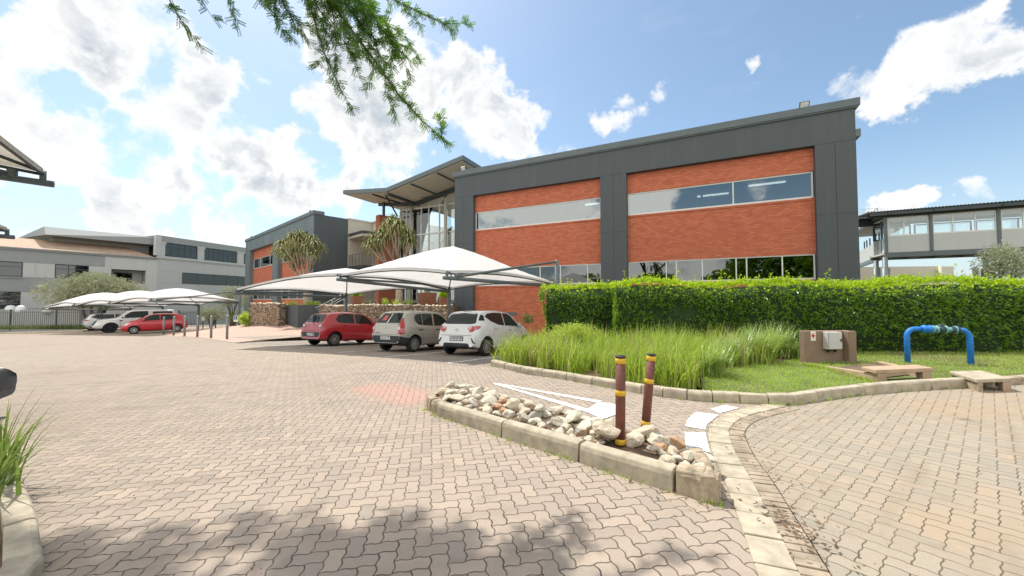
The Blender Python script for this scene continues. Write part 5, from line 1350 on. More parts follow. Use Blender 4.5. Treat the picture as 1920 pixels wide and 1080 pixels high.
for pl, n_ in ((bks, 60), (isl, 40)):
    for _ in range(n_):
        k = r.randrange(len(pl) - 1); p = Vector(pl[k]).lerp(Vector(pl[k + 1]), r.random())
        for _k in range(7): blade(mb, (p.x + r.gauss(0, .02), p.y - .02 + r.gauss(0, .02), zlot(p.x, p.y)), r.uniform(0, 6.28), r.uniform(.02, .07), r.uniform(.2, 1.0), .006, r, 2)
o = mb.build('kerb_weeds', K['lawn']); tag(o, 'small weeds growing in the kerb joints', None, None, 'stuff')
# ================================================================== FENCES AND SIGNS ON THE LEFT
def palisade(label, a, b, h, n):
    t = thing('palisade_fence', label, 'fence', (a.x, a.y, a.z)); B = b - a; L = B.length
    mb = MB()
    for i in range(n):
        p = B * (i / (n - 1)); mb.bar(p + Vector((0, 0, 0)), p + Vector((0, 0, h)), .032, .02)
    mb.build('pales', K['steel'], t); mb = MB()
    for z in (.25, h - .2): mb.bar(Vector((0, 0, z)), B + Vector((0, 0, z)), .05, .05)
    mb.build('rails', K['steel'], t)
    for i in range(max(2, int(L / 2.6))):
        p = B * (i / max(1, int(L / 2.6) - 1)); MB().bar(p - Vector((0, 0, .2)), p + Vector((0, 0, h + .1)), .08, .08).build('post', K['steeldark'], t)
    return t
palisade('grey palisade fence between the lot and the grey building', at(-160, 617, 34), at(190, 614, 35.5), 1.65, 90)
palisade('short grey palisade fence behind the bollards', at(335, 614, 35), at(404, 612, 34), 1.5, 26)
r = random.Random(55); mb = MB(); a, b = at(-160, 618, 33.6), at(160, 617, 34.8)
for _ in range(2600):
    p = a.lerp(b, r.random()) + Vector((r.uniform(-.3, .3), r.uniform(-.3, .5), 0)); blade(mb, p, r.uniform(0, 6.28), r.uniform(.2, .6), r.uniform(.1, .8), .035, r, 3)
a, b = at(335, 624, 31.5), at(420, 618, 31)
for _ in range(900):
    p = a.lerp(b, r.random()) + Vector((r.uniform(-.5, .5), r.uniform(-.3, 1.0), 0)); blade(mb, p, r.uniform(0, 6.28), r.uniform(.08, .25), r.uniform(.1, .8), .03, r, 3)
o = mb.build('fence_grass', K['fencegrass']); tag(o, 'grass along the foot of the palisade fence', None, None, 'stuff')
mb = MB(); kerb_run(mb, [(at(-160, 622, 33).x, 33), (at(120, 622, 33.5).x, 33.5), (at(155, 621, 33.6).x, 33.6)], .12, .14, [1.0], 1); o = mb.build('fence_kerb', K['kerb']); tag(o, kind='structure')
mb = MB(); a = at(-200, 600, 37); b = at(150, 600, 39); wallstrip(mb, (a.x, a.y, 0), (b.x, b.y, 0), .3, -3, at(60, 581, 38).z); wt = thing('boundary_wall', 'low grey boundary wall behind the palisade fence', 'wall'); mb.build('wall', K['greyC'], wt)
for i, x in enumerate((20, 39, 90)):
    p = at(x, 578, 38.6); t = thing('white_umbrella', ['white dome seat back showing above the low wall, far left', 'white dome seat back beside the larger one above the low wall', 'flat white object showing above the wall near the olive tree'][i], 'chair', (p.x, p.y, p.z - .3))
    t.name = 'garden_chair'; MB().lathe([(0, .62), (.22, .58), (.36, .40), (.40, .1), (.38, -.3), (0, -.3)], 16).build('seat_back', K['white'], t, True)
    if i == 2: t.scale = (1, 1, .6)
def post_sign(label, px, py0, py1, Y, w, board, mark=None):
    p0 = at(px, py1, Y); t = thing('post_sign', label, 'sign', p0); z = at(px, py0, Y).z - p0.z
    MB().bar((0, 0, -.2), (0, 0, z), .05, .05).build('post', K['steel'], t); MB().box(-w / 2, w / 2, -.05, -.02, z - w * 1.35, z).build('board', board, t)
    if mark: MB().box(-w * .36, w * .36, -.058, -.052, z - w * .85, z - w * .1).build('blue_field', mark, t); MB().box(-w * .08, w * .08, -.064, -.06, z - w * .7, z - w * .25).build('white_mark', K['white'], t)
post_sign('white sign with blue field on a short post by the cycad', 442.5, 592, 612, 29.0, .34, K['signwhite'], K['navy'])
post_sign('small pale sign on a post in front of the palisade fence', 380.5, 594, 617, 31.0, .24, K['signwhite'])
# ================================================================== SHADE CARPORTS
def carport(label, N, L_, R_, Q, peak, beams, fab, arch=.16, group='shade cloth carports', pr=.058, dm=.38):
    """N near, L_ left, R_ right, Q far corner of the cloth; beams: (front end, post point, post top z)"""
    t = thing('carport', label, 'carport', (N.x, N.y, zbay(N.x, N.y)), 0, group); T = Vector(t.location)
    n = 20; vs = []; fs = []
    def P(a, b):
        s, u = (a + 1) / 2, (b + 1) / 2
        p = N.lerp(L_, s).lerp(R_.lerp(Q, s), u)
        c = (N + L_ + R_ + Q) / 4; base = p.z
        py = 1 - max(abs(a), abs(b)); dome = (1 - a * a) * (1 - b * b)
        h = (1 - dm) * py + dm * dome
        p = p + (c - p) * (.045 * ((1 - a * a) * b * b + (1 - b * b) * a * a))
        p.z = base + (peak - c.z) * h + arch * ((1 - a * a) * b ** 4 + (1 - b * b) * a ** 4)
        return p
    for j in range(n + 1):
        for i in range(n + 1): vs.append(P(-1 + 2 * i / n, -1 + 2 * j / n) - T)
    for j in range(n):
        for i in range(n): q = j * (n + 1) + i; fs.append((q, q + 1, q + n + 2, q + n + 1))
    f = MB().add(vs, fs).build('cloth', fab, t, True)
    # hem band hanging at the edge
    mb = MB()
    ring = [P(-1 + 2 * i / n, -1) for i in range(n + 1)] + [P(1, -1 + 2 * i / n) for i in range(1, n + 1)] + [P(1 - 2 * i / n, 1) for i in range(1, n + 1)] + [P(-1, 1 - 2 * i / n) for i in range(1, n)]
    m_ = len(ring)
    for i in range(m_):
        a, b = ring[i] - T, ring[(i + 1) % m_] - T; mb.quad(a, b, b - Vector((0, 0, .07)), a - Vector((0, 0, .07)))
    mb.build('hem', fab, f)
    mb = MB(); dn = Vector((0, 0, .10))
    for s in (-1, 1):
        mb.tube([P(s, -1 + 2 * i / 10) - T - dn for i in range(11)], .026, 6); mb.tube([P(-1 + 2 * i / 10, s) - T - dn for i in range(11)], .022, 6)
    for sa, sb in ((-1, -1), (1, -1), (1, 1), (-1, 1)): mb.tube([P(sa * (1 - i / 6) , sb * (1 - i / 6)) - T - Vector((0, 0, .06)) for i in range(7)], .026, 6)
    mb.build('cloth_frame', K['steeldark'], t, True)
    for fr, po, zt in beams:
        zg = zbay(po.x, po.y); d = (po - fr); d.z = 0; dn_ = d.normalized()
        po = Vector(po); pb = MB(); pb.tube([Vector((po.x, po.y, zg - .3)) - T, Vector((po.x, po.y, zt)) - T], .085, 14); o = pb.build('post', K['steel'], t, True)
        MB().box(po.x - T.x - .16, po.x - T.x + .16, po.y - T.y - .16, po.y - T.y + .16, zg - T.z + .0, zg - T.z + .02).build('base_plate', K['steel'], o)
        ar = MB(); ar.tube([fr - T - dn_ * .12, po - T], pr, 12)
        ar.build('beam', K['steel'], t, True)
        tie = MB(); e = fr.lerp(po, .06) + Vector((0, 0, .06)); tie.tube([e - T, Vector((po.x, po.y, zt - .06)) - T], pr * .8, 10)
        tie.tube([e - T - Vector((0, 0, .08)), e - T + Vector((0, 0, .09))], pr * 1.1, 10); tie.build('tie_rod', K['steel'], t, True)
        MB().tube([fr - T, fr - T + Vector((0, 0, .20))], .04, 10).build('stub', K['steel'], t, True); stub = MB(); stub.tube([po - T + Vector((0, 0, 0)) - dn_ * .25, po - T + Vector((0, 0, .18)) - dn_ * .25], .04, 10); stub.build('stub', K['steel'], t, True)
    return t
up = Vector((0, 0, .19))
Bf, Bp = at(838, 521, 10.5), at(1044, 537, 15.6)
Af, Ap = at(638, 524, 12.9), at(842, 547, 17.8)
Cf, Cp = at(443, 550, 15.5), at(649, 557, 20.4)
zB = at(1044, 488, 15.6).z
carport('white shade cloth carport over the silver and white hatchbacks', Bf + Vector((.05, .1, .22)), Af + up, Bp + Vector((-.12, -.15, .17)), Ap + up, at(845, 463, 14.4).z, [(Bf, Bp, zB), (Af, Ap, Ap.z + .35)], K['fabric'])
carport('white shade cloth carport over the red hatchback', Af + up + Vector((-.15, .1, .04)), Cf + up, Ap + up + Vector((-.12, .05, 0)), Cp + up, at(645, 503, 16.7).z, [(Cf, Cp, Cp.z + .35)], K['fabric'])
# far row on the left
N1, L1, R1 = at(283, 564, 25.5), at(206, 573, 27.5), at(449, 568, 30.0); sh = L1 - N1; sh.z *= .5
for i in range(3):
    n_, l_, r_ = N1 + sh * i, L1 + sh * i, R1 + sh * i; q_ = l_ + (r_ - n_)
    carport(['nearest of the far white carports, over the red car and pickup', 'middle far white carport over the white vehicles', 'farthest white carport by the olive tree'][i], n_ + up, l_ + up, r_ + up, q_ + up, 2.42 - .12 * i, [(n_, r_, r_.z + 1.0)] + ([(l_, q_, q_.z + 1.0)] if i == 2 else []), K['fabric'], arch=.22, dm=.85)
# old carports at the left edge of the view
for i, (T_, lb) in enumerate(((at(80, 343, 6.1), 'weathered beige carport corner reaching in from the upper left edge'), (at(13, 444, 9.5), 'second weathered carport corner low on the left edge'))):
    ax = Vector((.77, .64, 0)); ex = Vector((.64, -.77, 0))
    P_ = T_ - ax * 5.2; N_, Q_ = T_ + ex * 4.8, P_ + ex * 4.8
    for p in (P_, Q_): p.z = T_.z + .15
    u2 = Vector((0, 0, .24))
    carport(lb, T_ + u2, N_ + u2, P_ + u2, Q_ + u2, T_.z + .85, [(T_, P_, T_.z + 1.0), (N_, Q_, T_.z + 1.0)], K['fabric_old'], arch=.08, group='weathered carports at the left edge', pr=.055)

# ================================================================== CARS
def lin(pts, x):
    if x <= pts[0][0]: return pts[0][1]
    for (a, b), (c, d) in zip(pts, pts[1:]):
        if x <= c: return b + (d - b) * (x - a) / (c - a)
    return pts[-1][1]
def paintmat(name, col, metal=0.0, rough=.28):
    m = Mat(name); f = m.noise(m.pos('Object'), 6, 3, .6)
    m.set(Base_Color=m.mix(f, tuple(c * .96 for c in col), tuple(min(1, c * 1.04) for c in col)), Roughness=rough, Metallic=metal)
    m.b.inputs['Coat Weight'].default_value = 1.0; m.b.inputs['Coat Roughness'].default_value = .03
    return m.m
PM = {'red': paintmat('red_car_paint', (.42, .008, .022)), 'white': paintmat('white_car_paint', (.70, .71, .71)), 'silver': paintmat('silver_beige_car_paint', (.40, .385, .345), .35, .35),
      'far_red': paintmat('bright_red_car_paint', (.50, .008, .022)), 'blue': paintmat('blue_car_paint', (.05, .08, .20), .3), 'dark': paintmat('dark_grey_car_paint', (.06, .075, .085), .5)}
CM = {'glass': plain('car_glass', (.016, .024, .022), .05, spec=.35), 'tyre': plain('tyre_rubber', (.015, .015, .016), .8), 'rim': plain('alloy_rim', (.48, .48, .47), .3, .7),
      'rimdark': plain('dark_alloy_rim', (.03, .035, .05), .4, .5), 'plastic': plain('bumper_plastic', (.022, .027, .032), .6), 'lamp': plain('tail_lamp', (.42, .008, .012), .12, coat=1.0),
      'lampclear': plain('lamp_clear', (.62, .60, .58), .1, coat=1.0), 'plate': plain('number_plate', (.70, .70, .68), .5), 'ink': plain('plate_ink', (.015, .02, .05), .6), 'seam': plain('door_gap', (.012, .012, .012), .8), 'chrome': plain('chrome_badge', (.65, .65, .65), .15, 1.0)}
def car(label, S_, paint):
    t = thing('parked_car', label, 'car', group='parked cars'); L, W = S_['L'], S_['W']; x0, x1 = -L / 2, L / 2
    xs = sorted(set([x0, x0 + .015, x0 + .04, x0 + .08, x1 - .08, x1 - .04, x1 - .015, x1] + [x0 + .13 + (L - .26) * i / 46 for i in range(47)]))
    zt_ = [lin(S_['top'], x) for x in xs]
    for _ in range(1): zt_ = [zt_[0]] + [(zt_[i - 1] + 2 * zt_[i] + zt_[i + 1]) / 4 for i in range(1, len(xs) - 1)] + [zt_[-1]]
    rings = []
    sm = lambda v: max(0, min(1, v)) ** 2 * (3 - 2 * max(0, min(1, v)))
    for x, zt in zip(xs, zt_):
        zb = lin(S_['bot'], x); bz = min(lin(S_['belt'], x), zt - .03); er = max(0, (x0 + .55 - x) / .55); ef = max(0, (x - (x1 - .85)) / .85)
        w = W / 2 * (1 - .13 * er ** 2.6 - .20 * ef ** 2.2); cab = sm((zt - bz) / .25); wr = w * (.90 - cab * (.90 - S_.get('tum', .74))); G = zt - bz; o_ = .952 * w
        q = [(0, zb), (.5 * w, zb), (.84 * w, zb + .005), (.94 * w, zb + .05), (.98 * w, zb + .15), (w, zb + .42 * (bz - zb)), (w, zb + .66 * (bz - zb)), (.985 * w, bz - .07), (o_, bz),
             (o_ + (wr - o_) * .30, bz + .33 * G), (o_ + (wr - o_) * .62, bz + .66 * G), (o_ + (wr - o_) * .90, bz + .91 * G), (wr * .86, zt - .010), (wr * .5, zt + .002), (0, zt + .010)]
        ring = []
        for y, z in q:
            f = sm((x0 + .45 - x) / .45); g_ = sm((x - (x1 - .5)) / .5); dx = 0
            dx += f * (S_.get('rearlip', .055) * sm((z - .60) / .10) + .09 * max(0, z - .72) + .12 * sm((.34 - z) / .14)); dx -= g_ * (.16 * sm((z - .58) / .2) + .10 * sm((.32 - z) / .12))
            ring.append((x + dx, y, z))
        rings.append(ring + [(a, -b, c) for a, b, c in ring[-2:0:-1]])
    m_ = len(rings[0]); vs = [v for r in rings for v in r]; fs = []
    for i in range(len(rings) - 1):
        for j in range(m_): fs.append((i * m_ + j, i * m_ + (j + 1) % m_, (i + 1) * m_ + (j + 1) % m_, (i + 1) * m_ + j))
    fs.append(tuple(range(m_))[::-1]); b_ = (len(rings) - 1) * m_; fs.append(tuple(range(b_, b_ + m_)))
    bm = bmesh.new(); bv = [bm.verts.new(v) for v in vs]
    for f in fs: bm.faces.new([bv[i] for i in f])
    bmesh.ops.recalc_face_normals(bm, faces=bm.faces[:]); bvh = BVHTree.FromBMesh(bm)
    me = bpy.data.meshes.new('body'); bm.to_mesh(me); bm.free()
    body = bpy.data.objects.new('body', me); COL.objects.link(body)
    r = S_['r']; axles = (S_['xr'], S_['xf']); yw = W / 2 - .015
    cb = MB()
    for ax in axles:
        for s in (-1, 1): cb.tube([(ax, s * (W / 2 - .30), r + .01), (ax, s * (W / 2 + .2), r + .01)], r + S_.get('arch', .055), 28)
    c = cb.build('cut', paint); md = body.modifiers.new('b', 'BOOLEAN'); md.object = c; md.operation = 'DIFFERENCE'; md.solver = 'EXACT'
    dg = bpy.context.evaluated_depsgraph_get(); me2 = bpy.data.meshes.new_from_object(body.evaluated_get(dg)); body.modifiers.clear(); body.data = me2; bpy.data.objects.remove(c)
    me2.materials.clear(); me2.materials.append(paint); me2.materials.append(CM['plastic'])
    mi = []
    for p in me2.polygons:
        n_ = p.normal; cc = p.center; inner = any((Vector((cc.x - ax, cc.z - r))).length < r + .09 for ax in axles) and (abs(n_.y) < .3 and (Vector((cc.x - ax_n(axles, cc.x), 0, cc.z - r - .01)).dot(n_) < 0) or abs(cc.y) < W / 2 - .2) and cc.z < 2 * r + .1
        zb5 = lin(S_['bot'], cc.x); zb5 += .425 * (lin(S_['belt'], cc.x) - zb5)
        mi.append(1 if inner or cc.z < lin(S_['bot'], cc.x) + .02 or (cc.x < S_.get('bumper', -9) and cc.z < zb5) else 0)
    me2.polygons.foreach_set('material_index', mi); me2.polygons.foreach_set('use_smooth', [True] * len(mi)); me2.set_sharp_from_angle(angle=radians(32)); body.parent = t
    def decal(name, poly, axis, mat, parent=body, off=.004, sides=(1,), nb=7, mb=None):
        own = mb is None; mb = mb or MB()
        for s in sides:
            As = [p[0] for p in poly]; a0, a1 = min(As), max(As); cols = sorted(set([a0 + (a1 - a0) * i / 14 for i in range(15)] + As)); G = []
            for a in cols:
                a_ = min(max(a, a0 + 1e-5), a1 - 1e-5); bs = []
                for i in range(len(poly)):
                    (p0, q0), (p1, q1) = poly[i], poly[(i + 1) % len(poly)]
                    if (p0 - a_) * (p1 - a_) <= 0 and abs(p1 - p0) > 1e-9: bs.append(q0 + (q1 - q0) * (a_ - p0) / (p1 - p0))
                lo, hi = min(bs), max(bs); row = []
                for k in range(nb + 1):
                    bz_ = lo + (hi - lo) * k / nb
                    if axis == 'side': o_, d = Vector((a, s * 4, bz_)), Vector((0, -s, 0))
                    elif axis == 'rear': o_, d = Vector((-6, a * s, bz_)), Vector((1, 0, 0))
                    elif axis == 'front': o_, d = Vector((6, a * s, bz_)), Vector((-1, 0, 0))
                    else: o_, d = Vector((a, bz_ * s, 5)), Vector((0, 0, -1))
                    h = bvh.ray_cast(o_, d)
                    row.append(h[0] - d * off if h[0] else None)
                G.append(row)
            ok = [p is not None for r_ in G for p in r_]; vs = [p or Vector() for r_ in G for p in r_]; w_ = nb + 1
            fl = [(i * w_ + k, (i + 1) * w_ + k, (i + 1) * w_ + k + 1, i * w_ + k + 1) for i in range(len(G) - 1) for k in range(nb)]
            fl = [f for f in fl if all(ok[q] for q in f)]
            keep = sorted({q for f in fl for q in f}); mp = {q: i for i, q in enumerate(keep)}; vs = [vs[q] for q in keep]; fl = [tuple(mp[q] for q in f) for f in fl]
            if (axis == 'side' and s > 0) or (axis in ('rear',) and s > 0) or (axis == 'front' and s < 0): fl = [f[::-1] for f in fl]
            mb.add(vs, fl)
        return mb.build(name, mat, parent, True) if own else mb
    both = (1, -1)
    for nm, poly in S_['sidewin']: 
        for s in both: decal(nm, poly, 'side', CM['glass'], t, .004, (s,))
    if 'rearwin' in S_: decal('rear_window', S_['rearwin'], 'rear', CM['glass'], t, .005)
    decal('windscreen', S_['screen'], 'front', CM['glass'], t, .005)
    for poly, ax, mt in S_.get('lamps', []):
        for s in both: decal('tail_light' if 'rear' in ax or mt == 'lamp' else 'headlight', poly, ax, CM[mt], t, .007 if mt == 'lamp' else .009, (s,))
    for poly, ax, mt, nm in S_.get('trims', []): decal(nm, poly, ax, CM[mt], t, .008, both if ax == 'side' else (1,))
    mb = MB(); hw = .006
    for ln in S_.get('seams', []):
        for (a, b), (c_, d) in zip(ln, ln[1:]):
            if abs(a - c_) > abs(b - d): poly = [(a, b - hw), (c_, d - hw), (c_, d + hw), (a, b + hw)]
            else: poly = [(a - hw, b), (a + hw, b), (c_ + hw, d), (c_ - hw, d)]
            decal('seam', poly, 'side', None, None, .003, both, 3, mb)
    if mb.v:
        g_ = mb.build('gaps', CM['seam']); b2 = bmesh.new(); b2.from_mesh(me2); n0 = len(b2.faces); b2.from_mesh(g_.data); b2.faces.ensure_lookup_table()
        for f in b2.faces[n0:]: f.material_index = 2
        b2.to_mesh(me2); b2.free(); me2.materials.append(CM['seam']); bpy.data.objects.remove(g_)
    for hx, hz in S_.get('handles', []):
        for s in both:
            h = bvh.ray_cast(Vector((hx, s * 4, hz)), Vector((0, -s, 0)))[0]
            if h: mb = MB(); mb.bar(h + Vector((-.09, s * .018, 0)), h + Vector((.09, s * .018, .006)), .03, .028); mb.build('door_handle', CM['plastic'] if S_.get('blackhandle') else paint, t)
    mx, mz = S_['mirror']
    for s in both:
        h = bvh.ray_cast(Vector((mx, s * 4, mz)), Vector((0, -s, 0)))[0]
        if h: MB().lathe([(0, -.055), (.07, -.05), (.085, 0), (.075, .04), (0, .05)], 12, (h.x, h.y + s * .10, h.z + .03), 'x').build('wing_mirror', CM['plastic'] if S_.get('blackhandle') else paint, t, True)
    # number plates
    for pz, end, txt in S_.get('plates', []):
        d = 1 if end == 'rear' else -1; h = bvh.ray_cast(Vector((-6 * d, 0, pz)), Vector((d, 0, 0)))[0]; xx = h.x - d * .012
        pl = MB().box(xx - d * .006, xx + d * .004, -.25, .25, pz - .056, pz + .056).build('number_plate', CM['plate'], t)
        MB().box(xx + d * .006, xx + d * .012, -.275, .275, pz - .075, pz + .075).build('plate_holder', CM['plastic'], pl)
        if txt:
            cu = bpy.data.curves.new('plate_text', 'FONT'); cu.body = txt; cu.size = .115; cu.align_x = 'CENTER'; cu.align_y = 'CENTER'; cu.extrude = .001; cu.offset = .0022
            o = bpy.data.objects.new('plate_text', cu); COL.objects.link(o); dg = bpy.context.evaluated_depsgraph_get(); me = bpy.data.meshes.new_from_object(o.evaluated_get(dg)); bpy.data.objects.remove(o)
            o = bpy.data.objects.new('plate_lettering', me); COL.objects.link(o); me.materials.clear(); me.materials.append(CM['ink']); o.parent = pl
            o.rotation_euler = (pi / 2, 0, -pi / 2 if d > 0 else pi / 2); o.location = (xx - d * .0085, 0, pz); wdt = max(1e-3, o.dimensions.x); o.scale = (min(1, .46 / wdt) if wdt > 0 else 1, 1, 1)
    for bz_, by, sz in S_.get('badge', []):
        h = bvh.ray_cast(Vector((-6, by, bz_)), Vector((1, 0, 0)))[0]; MB().lathe([(sz, -.004), (sz, -.010), (sz * .72, -.010), (sz * .72, -.004)], 18, (h.x, by, bz_), 'x').build('badge', CM['chrome'], t, True)
    if S_.get('aerial'):
        ax_, az = S_['aerial']; h = bvh.ray_cast(Vector((ax_, 0, 5)), Vector((0, 0, -1)))[0]; MB().tube([h - Vector((0, 0, .02)), h + Vector((-.14, 0, az))], [.008, .003], 6).build('aerial', CM['plastic'], t)
    # wheels
    wd = S_.get('tw', .19); rim = CM[S_.get('rim', 'rim')]; rr_ = r * .66; ns = S_.get('spokes', 7)
    for ax in axles:
        for s in both:
            y0 = s * (W / 2 - .02); yi = s * (W / 2 - .02 - wd); b0 = MB().lathe([(rr_ * .97, yi), (rr_ * .97, y0 - s * .055), (0, y0 - s * .055)], 28, (ax, 0, r), 'y').build('wheel', CM['rimdark'], t, True)
            MB().lathe([(rr_, yi), (r * .93, yi), (r, yi + s * .035), (r, y0 - s * .035), (r * .94, y0 - s * .006), (r * .80, y0), (rr_ * 1.01, y0 - s * .010), (rr_, y0 - s * .03)], 32, (ax, 0, r), 'y').build('tyre', CM['tyre'], b0, True)
            mb = MB(); mb.lathe([(rr_ * .99, y0 - s * .03), (rr_ * .99, y0 - s * .008), (rr_ * .90, y0 - s * .008), (rr_ * .88, y0 - s * .035)], 28, (ax, 0, r), 'y'); mb.lathe([(rr_ * .30, y0 - s * .05), (rr_ * .27, y0 - s * .018), (0, y0 - s * .014)], 16, (ax, 0, r), 'y')
            for k in range(ns):
                a = 2 * pi * k / ns + .2; c_, sn = cos(a), sin(a); mb.bar((ax + c_ * rr_ * .2, y0 - s * .030, r + sn * rr_ * .2), (ax + c_ * rr_ * .92, y0 - s * .022, r + sn * rr_ * .92), rr_ * (.26 if ns < 8 else .17), .02, (0, 1, 0))
            mb.build('rim', rim, b0)
    return t
def ax_n(axles, x): return min(axles, key=lambda a: abs(a - x))
def gpz(px, py, zf):
    r = ray(px, py); lo, hi = 1.0, 120.0
    for _ in range(60):
        m_ = (lo + hi) / 2; p = r * m_
        if EYE + p.z > zf(p.x, p.y): lo = m_
        else: hi = m_
    p = r * lo; return Vector((p.x, p.y, EYE + p.z))
def park(t, S_, contact, axle, side, h, zf):
    """stand the car with one tyre on a known ground point, heading h"""
    h = Vector((h[0], h[1], 0)).normalized(); e = .5
    c = Vector(contact); n_ = Vector((-(zf(c.x + e, c.y) - zf(c.x - e, c.y)) / (2 * e), -(zf(c.x, c.y + e) - zf(c.x, c.y - e)) / (2 * e), 1)).normalized()
    x = (h - n_ * h.dot(n_)).normalized(); y = n_.cross(x); M = Matrix((x, y, n_)).transposed()
    o = c - M @ Vector((S_[axle], side * (S_['W'] / 2 - .11), 0)); t.rotation_euler = M.to_euler(); t.location = o + n_ * .002
HW = dict(L=3.80, W=1.69, r=.295, xr=-1.30, xf=1.15, tum=.72,
    top=[(-1.90, .98), (-1.80, 1.02), (-1.44, 1.40), (-1.30, 1.452), (-1.0, 1.478), (-.45, 1.505), (.05, 1.485), (.40, 1.41), (1.02, 1.03), (1.5, .93), (1.78, .80), (1.90, .62)],
    belt=[(-1.9, .95), (-1.3, 1.0), (-.6, .95), (.9, .90), (1.2, .86), (1.9, .6)], bot=[(-1.9, .30), (-1.6, .21), (1.5, .20), (1.9, .26)],
    sidewin=[('side_window', [(-1.30, 1.27), (-1.02, 1.12), (-.62, 1.01), (-.23, .985), (-.23, 1.415), (-.75, 1.415), (-1.12, 1.37)]), ('side_window', [(-.19, .985), (.72, .955), (.80, 1.0), (.36, 1.33), (.10, 1.41), (-.19, 1.415)]), ('quarter_glass', [(-1.60, 1.13), (-1.36, 1.14), (-1.34, 1.30), (-1.46, 1.335)])],
    rearwin=[(-.66, 1.05), (-.52, 1.02), (.52, 1.02), (.66, 1.05), (.55, 1.36), (.46, 1.385), (-.46, 1.385), (-.55, 1.36)], screen=[(-.62, 1.06), (.62, 1.06), (.50, 1.385), (-.50, 1.385)],
    lamps=[([(.44, .90), (.50, .79), (.60, .76), (.78, .86), (.82, .945), (.64, .955), (.50, .93)], 'rear', 'lamp'), ([(-1.86, .86), (-1.66, .91), (-1.62, .965), (-1.86, .965)], 'side', 'lamp'), ([(.47, .905), (.52, .925), (.60, .935), (.57, .88), (.50, .86)], 'rear', 'lampclear'), ([(.45, .70), (.76, .66), (.78, .80), (.60, .78)], 'front', 'lampclear')],
    trims=[([(-.58, .30), (.58, .30), (.50, .40), (.42, .415), (-.42, .415), (-.50, .40)], 'rear', 'plastic', 'rear_diffuser'), ([(.60, .58), (.64, .585), (.76, .42), (.72, .415), (.66, .45)], 'rear', 'plastic', 'bumper_vent'), ([(-.60, .58), (-.64, .585), (-.76, .42), (-.72, .415), (-.66, .45)], 'rear', 'plastic', 'bumper_vent'),
           ([(-.16, 1.437), (.16, 1.437), (.15, 1.452), (-.15, 1.452)], 'rear', 'plastic', 'brake_light_strip'), ([(-.62, .655), (.62, .655), (.62, .664), (-.62, .664)], 'rear', 'seam', 'tailgate_gap'), ([(-.5, .40), (.5, .40), (.55, .62), (-.55, .62)], 'front', 'plastic', 'grille')],
    seams=[[(-.21, .27), (-.21, .97)], [(.80, .30), (.86, .95)], [(-.98, .62), (-.86, 1.03)], [(-.75, .27), (-.21, .27), (.80, .30)]], handles=[(-.78, .90), (.05, .86)], mirror=(.66, .98), plates=[(.555, 'rear', 'LF 98 NW·GP'), (.48, 'front', None)], badge=[(.83, .0, .052)], aerial=(-1.05, .17), spokes=10)
HS = dict(L=3.66, W=1.64, r=.285, xr=-1.17, xf=1.23, tum=.78, rearlip=.02,
    top=[(-1.83, .98), (-1.77, 1.04), (-1.50, 1.40), (-1.36, 1.455), (-.9, 1.495), (-.3, 1.50), (.15, 1.46), (.42, 1.39), (1.05, .98), (1.5, .88), (1.75, .76), (1.83, .60)],
    belt=[(-1.83, .92), (-1.0, .93), (.9, .88), (1.2, .84), (1.83, .58)], bot=[(-1.83, .32), (-1.55, .22), (1.5, .20), (1.83, .26)],
    sidewin=[('side_window', [(-1.16, 1.22), (-1.13, 1.08), (-.98, .975), (-.80, .955), (-.80, 1.385), (-1.02, 1.36), (-1.11, 1.32)]), ('side_window', [(-.775, .955), (-.25, .945), (-.25, 1.40), (-.775, 1.39)]), ('side_window', [(-.17, .94), (.74, .925), (.82, .96), (.34, 1.31), (.10, 1.385), (-.17, 1.40)])],
    rearwin=[(-.60, 1.03), (.60, 1.03), (.52, 1.36), (.48, 1.385), (-.48, 1.385), (-.52, 1.36)], screen=[(-.60, 1.02), (.60, 1.02), (.52, 1.36), (-.52, 1.36)],
    lamps=[([(.62, .64), (.74, .64), (.71, 1.0), (.64, 1.22), (.59, 1.20), (.62, .98)], 'rear', 'lamp'), ([(-1.80, .64), (-1.66, .64), (-1.60, 1.1), (-1.74, 1.0), (-1.80, .9)], 'side', 'lamp'), ([(.625, .80), (.725, .80), (.715, .90), (.62, .90)], 'rear', 'lampclear'), ([(.45, .68), (.74, .66), (.74, .78), (.5, .78)], 'front', 'lampclear')],
    bumper=-1.40,
    trims=[([(-.80, .30), (.80, .30), (.80, .578), (-.80, .578)], 'rear', 'plastic', 'rear_bumper'), ([(-.62, .615), (.60, .615), (.60, .625), (-.62, .625)], 'rear', 'seam', 'tailgate_gap'), ([(-.5, .36), (.5, .36), (.55, .60), (-.55, .60)], 'front', 'plastic', 'grille'),
           ([(-.02, 1.02), (.035, 1.02), (.03, 1.37), (-.015, 1.37)], 'rear', 'plate', 'window_sticker'), ([(.17, 1.12), (.38, 1.12), (.35, 1.31), (.19, 1.31)], 'rear', 'lamp', 'window_sticker'), ([(.30, .665), (.50, .665), (.50, .685), (.30, .685)], 'rear', 'seam', 'badge_strip')],
    seams=[[(-.21, .27), (-.21, .94)], [(.85, .30), (.90, .92)], [(-.72, .34), (-.86, .62), (-1.16, .98)], [(-1.18, 1.0), (-1.20, 1.25), (-1.10, 1.40)], [(-.70, .28), (-.21, .27), (.85, .30)]], handles=[(-.88, .80), (-.02, .80)], blackhandle=1, mirror=(.70, .96), plates=[(.50, 'rear', 'ZZ 34 JT GP'), (.42, 'front', None)], badge=[(.86, 0, .035)], spokes=12)
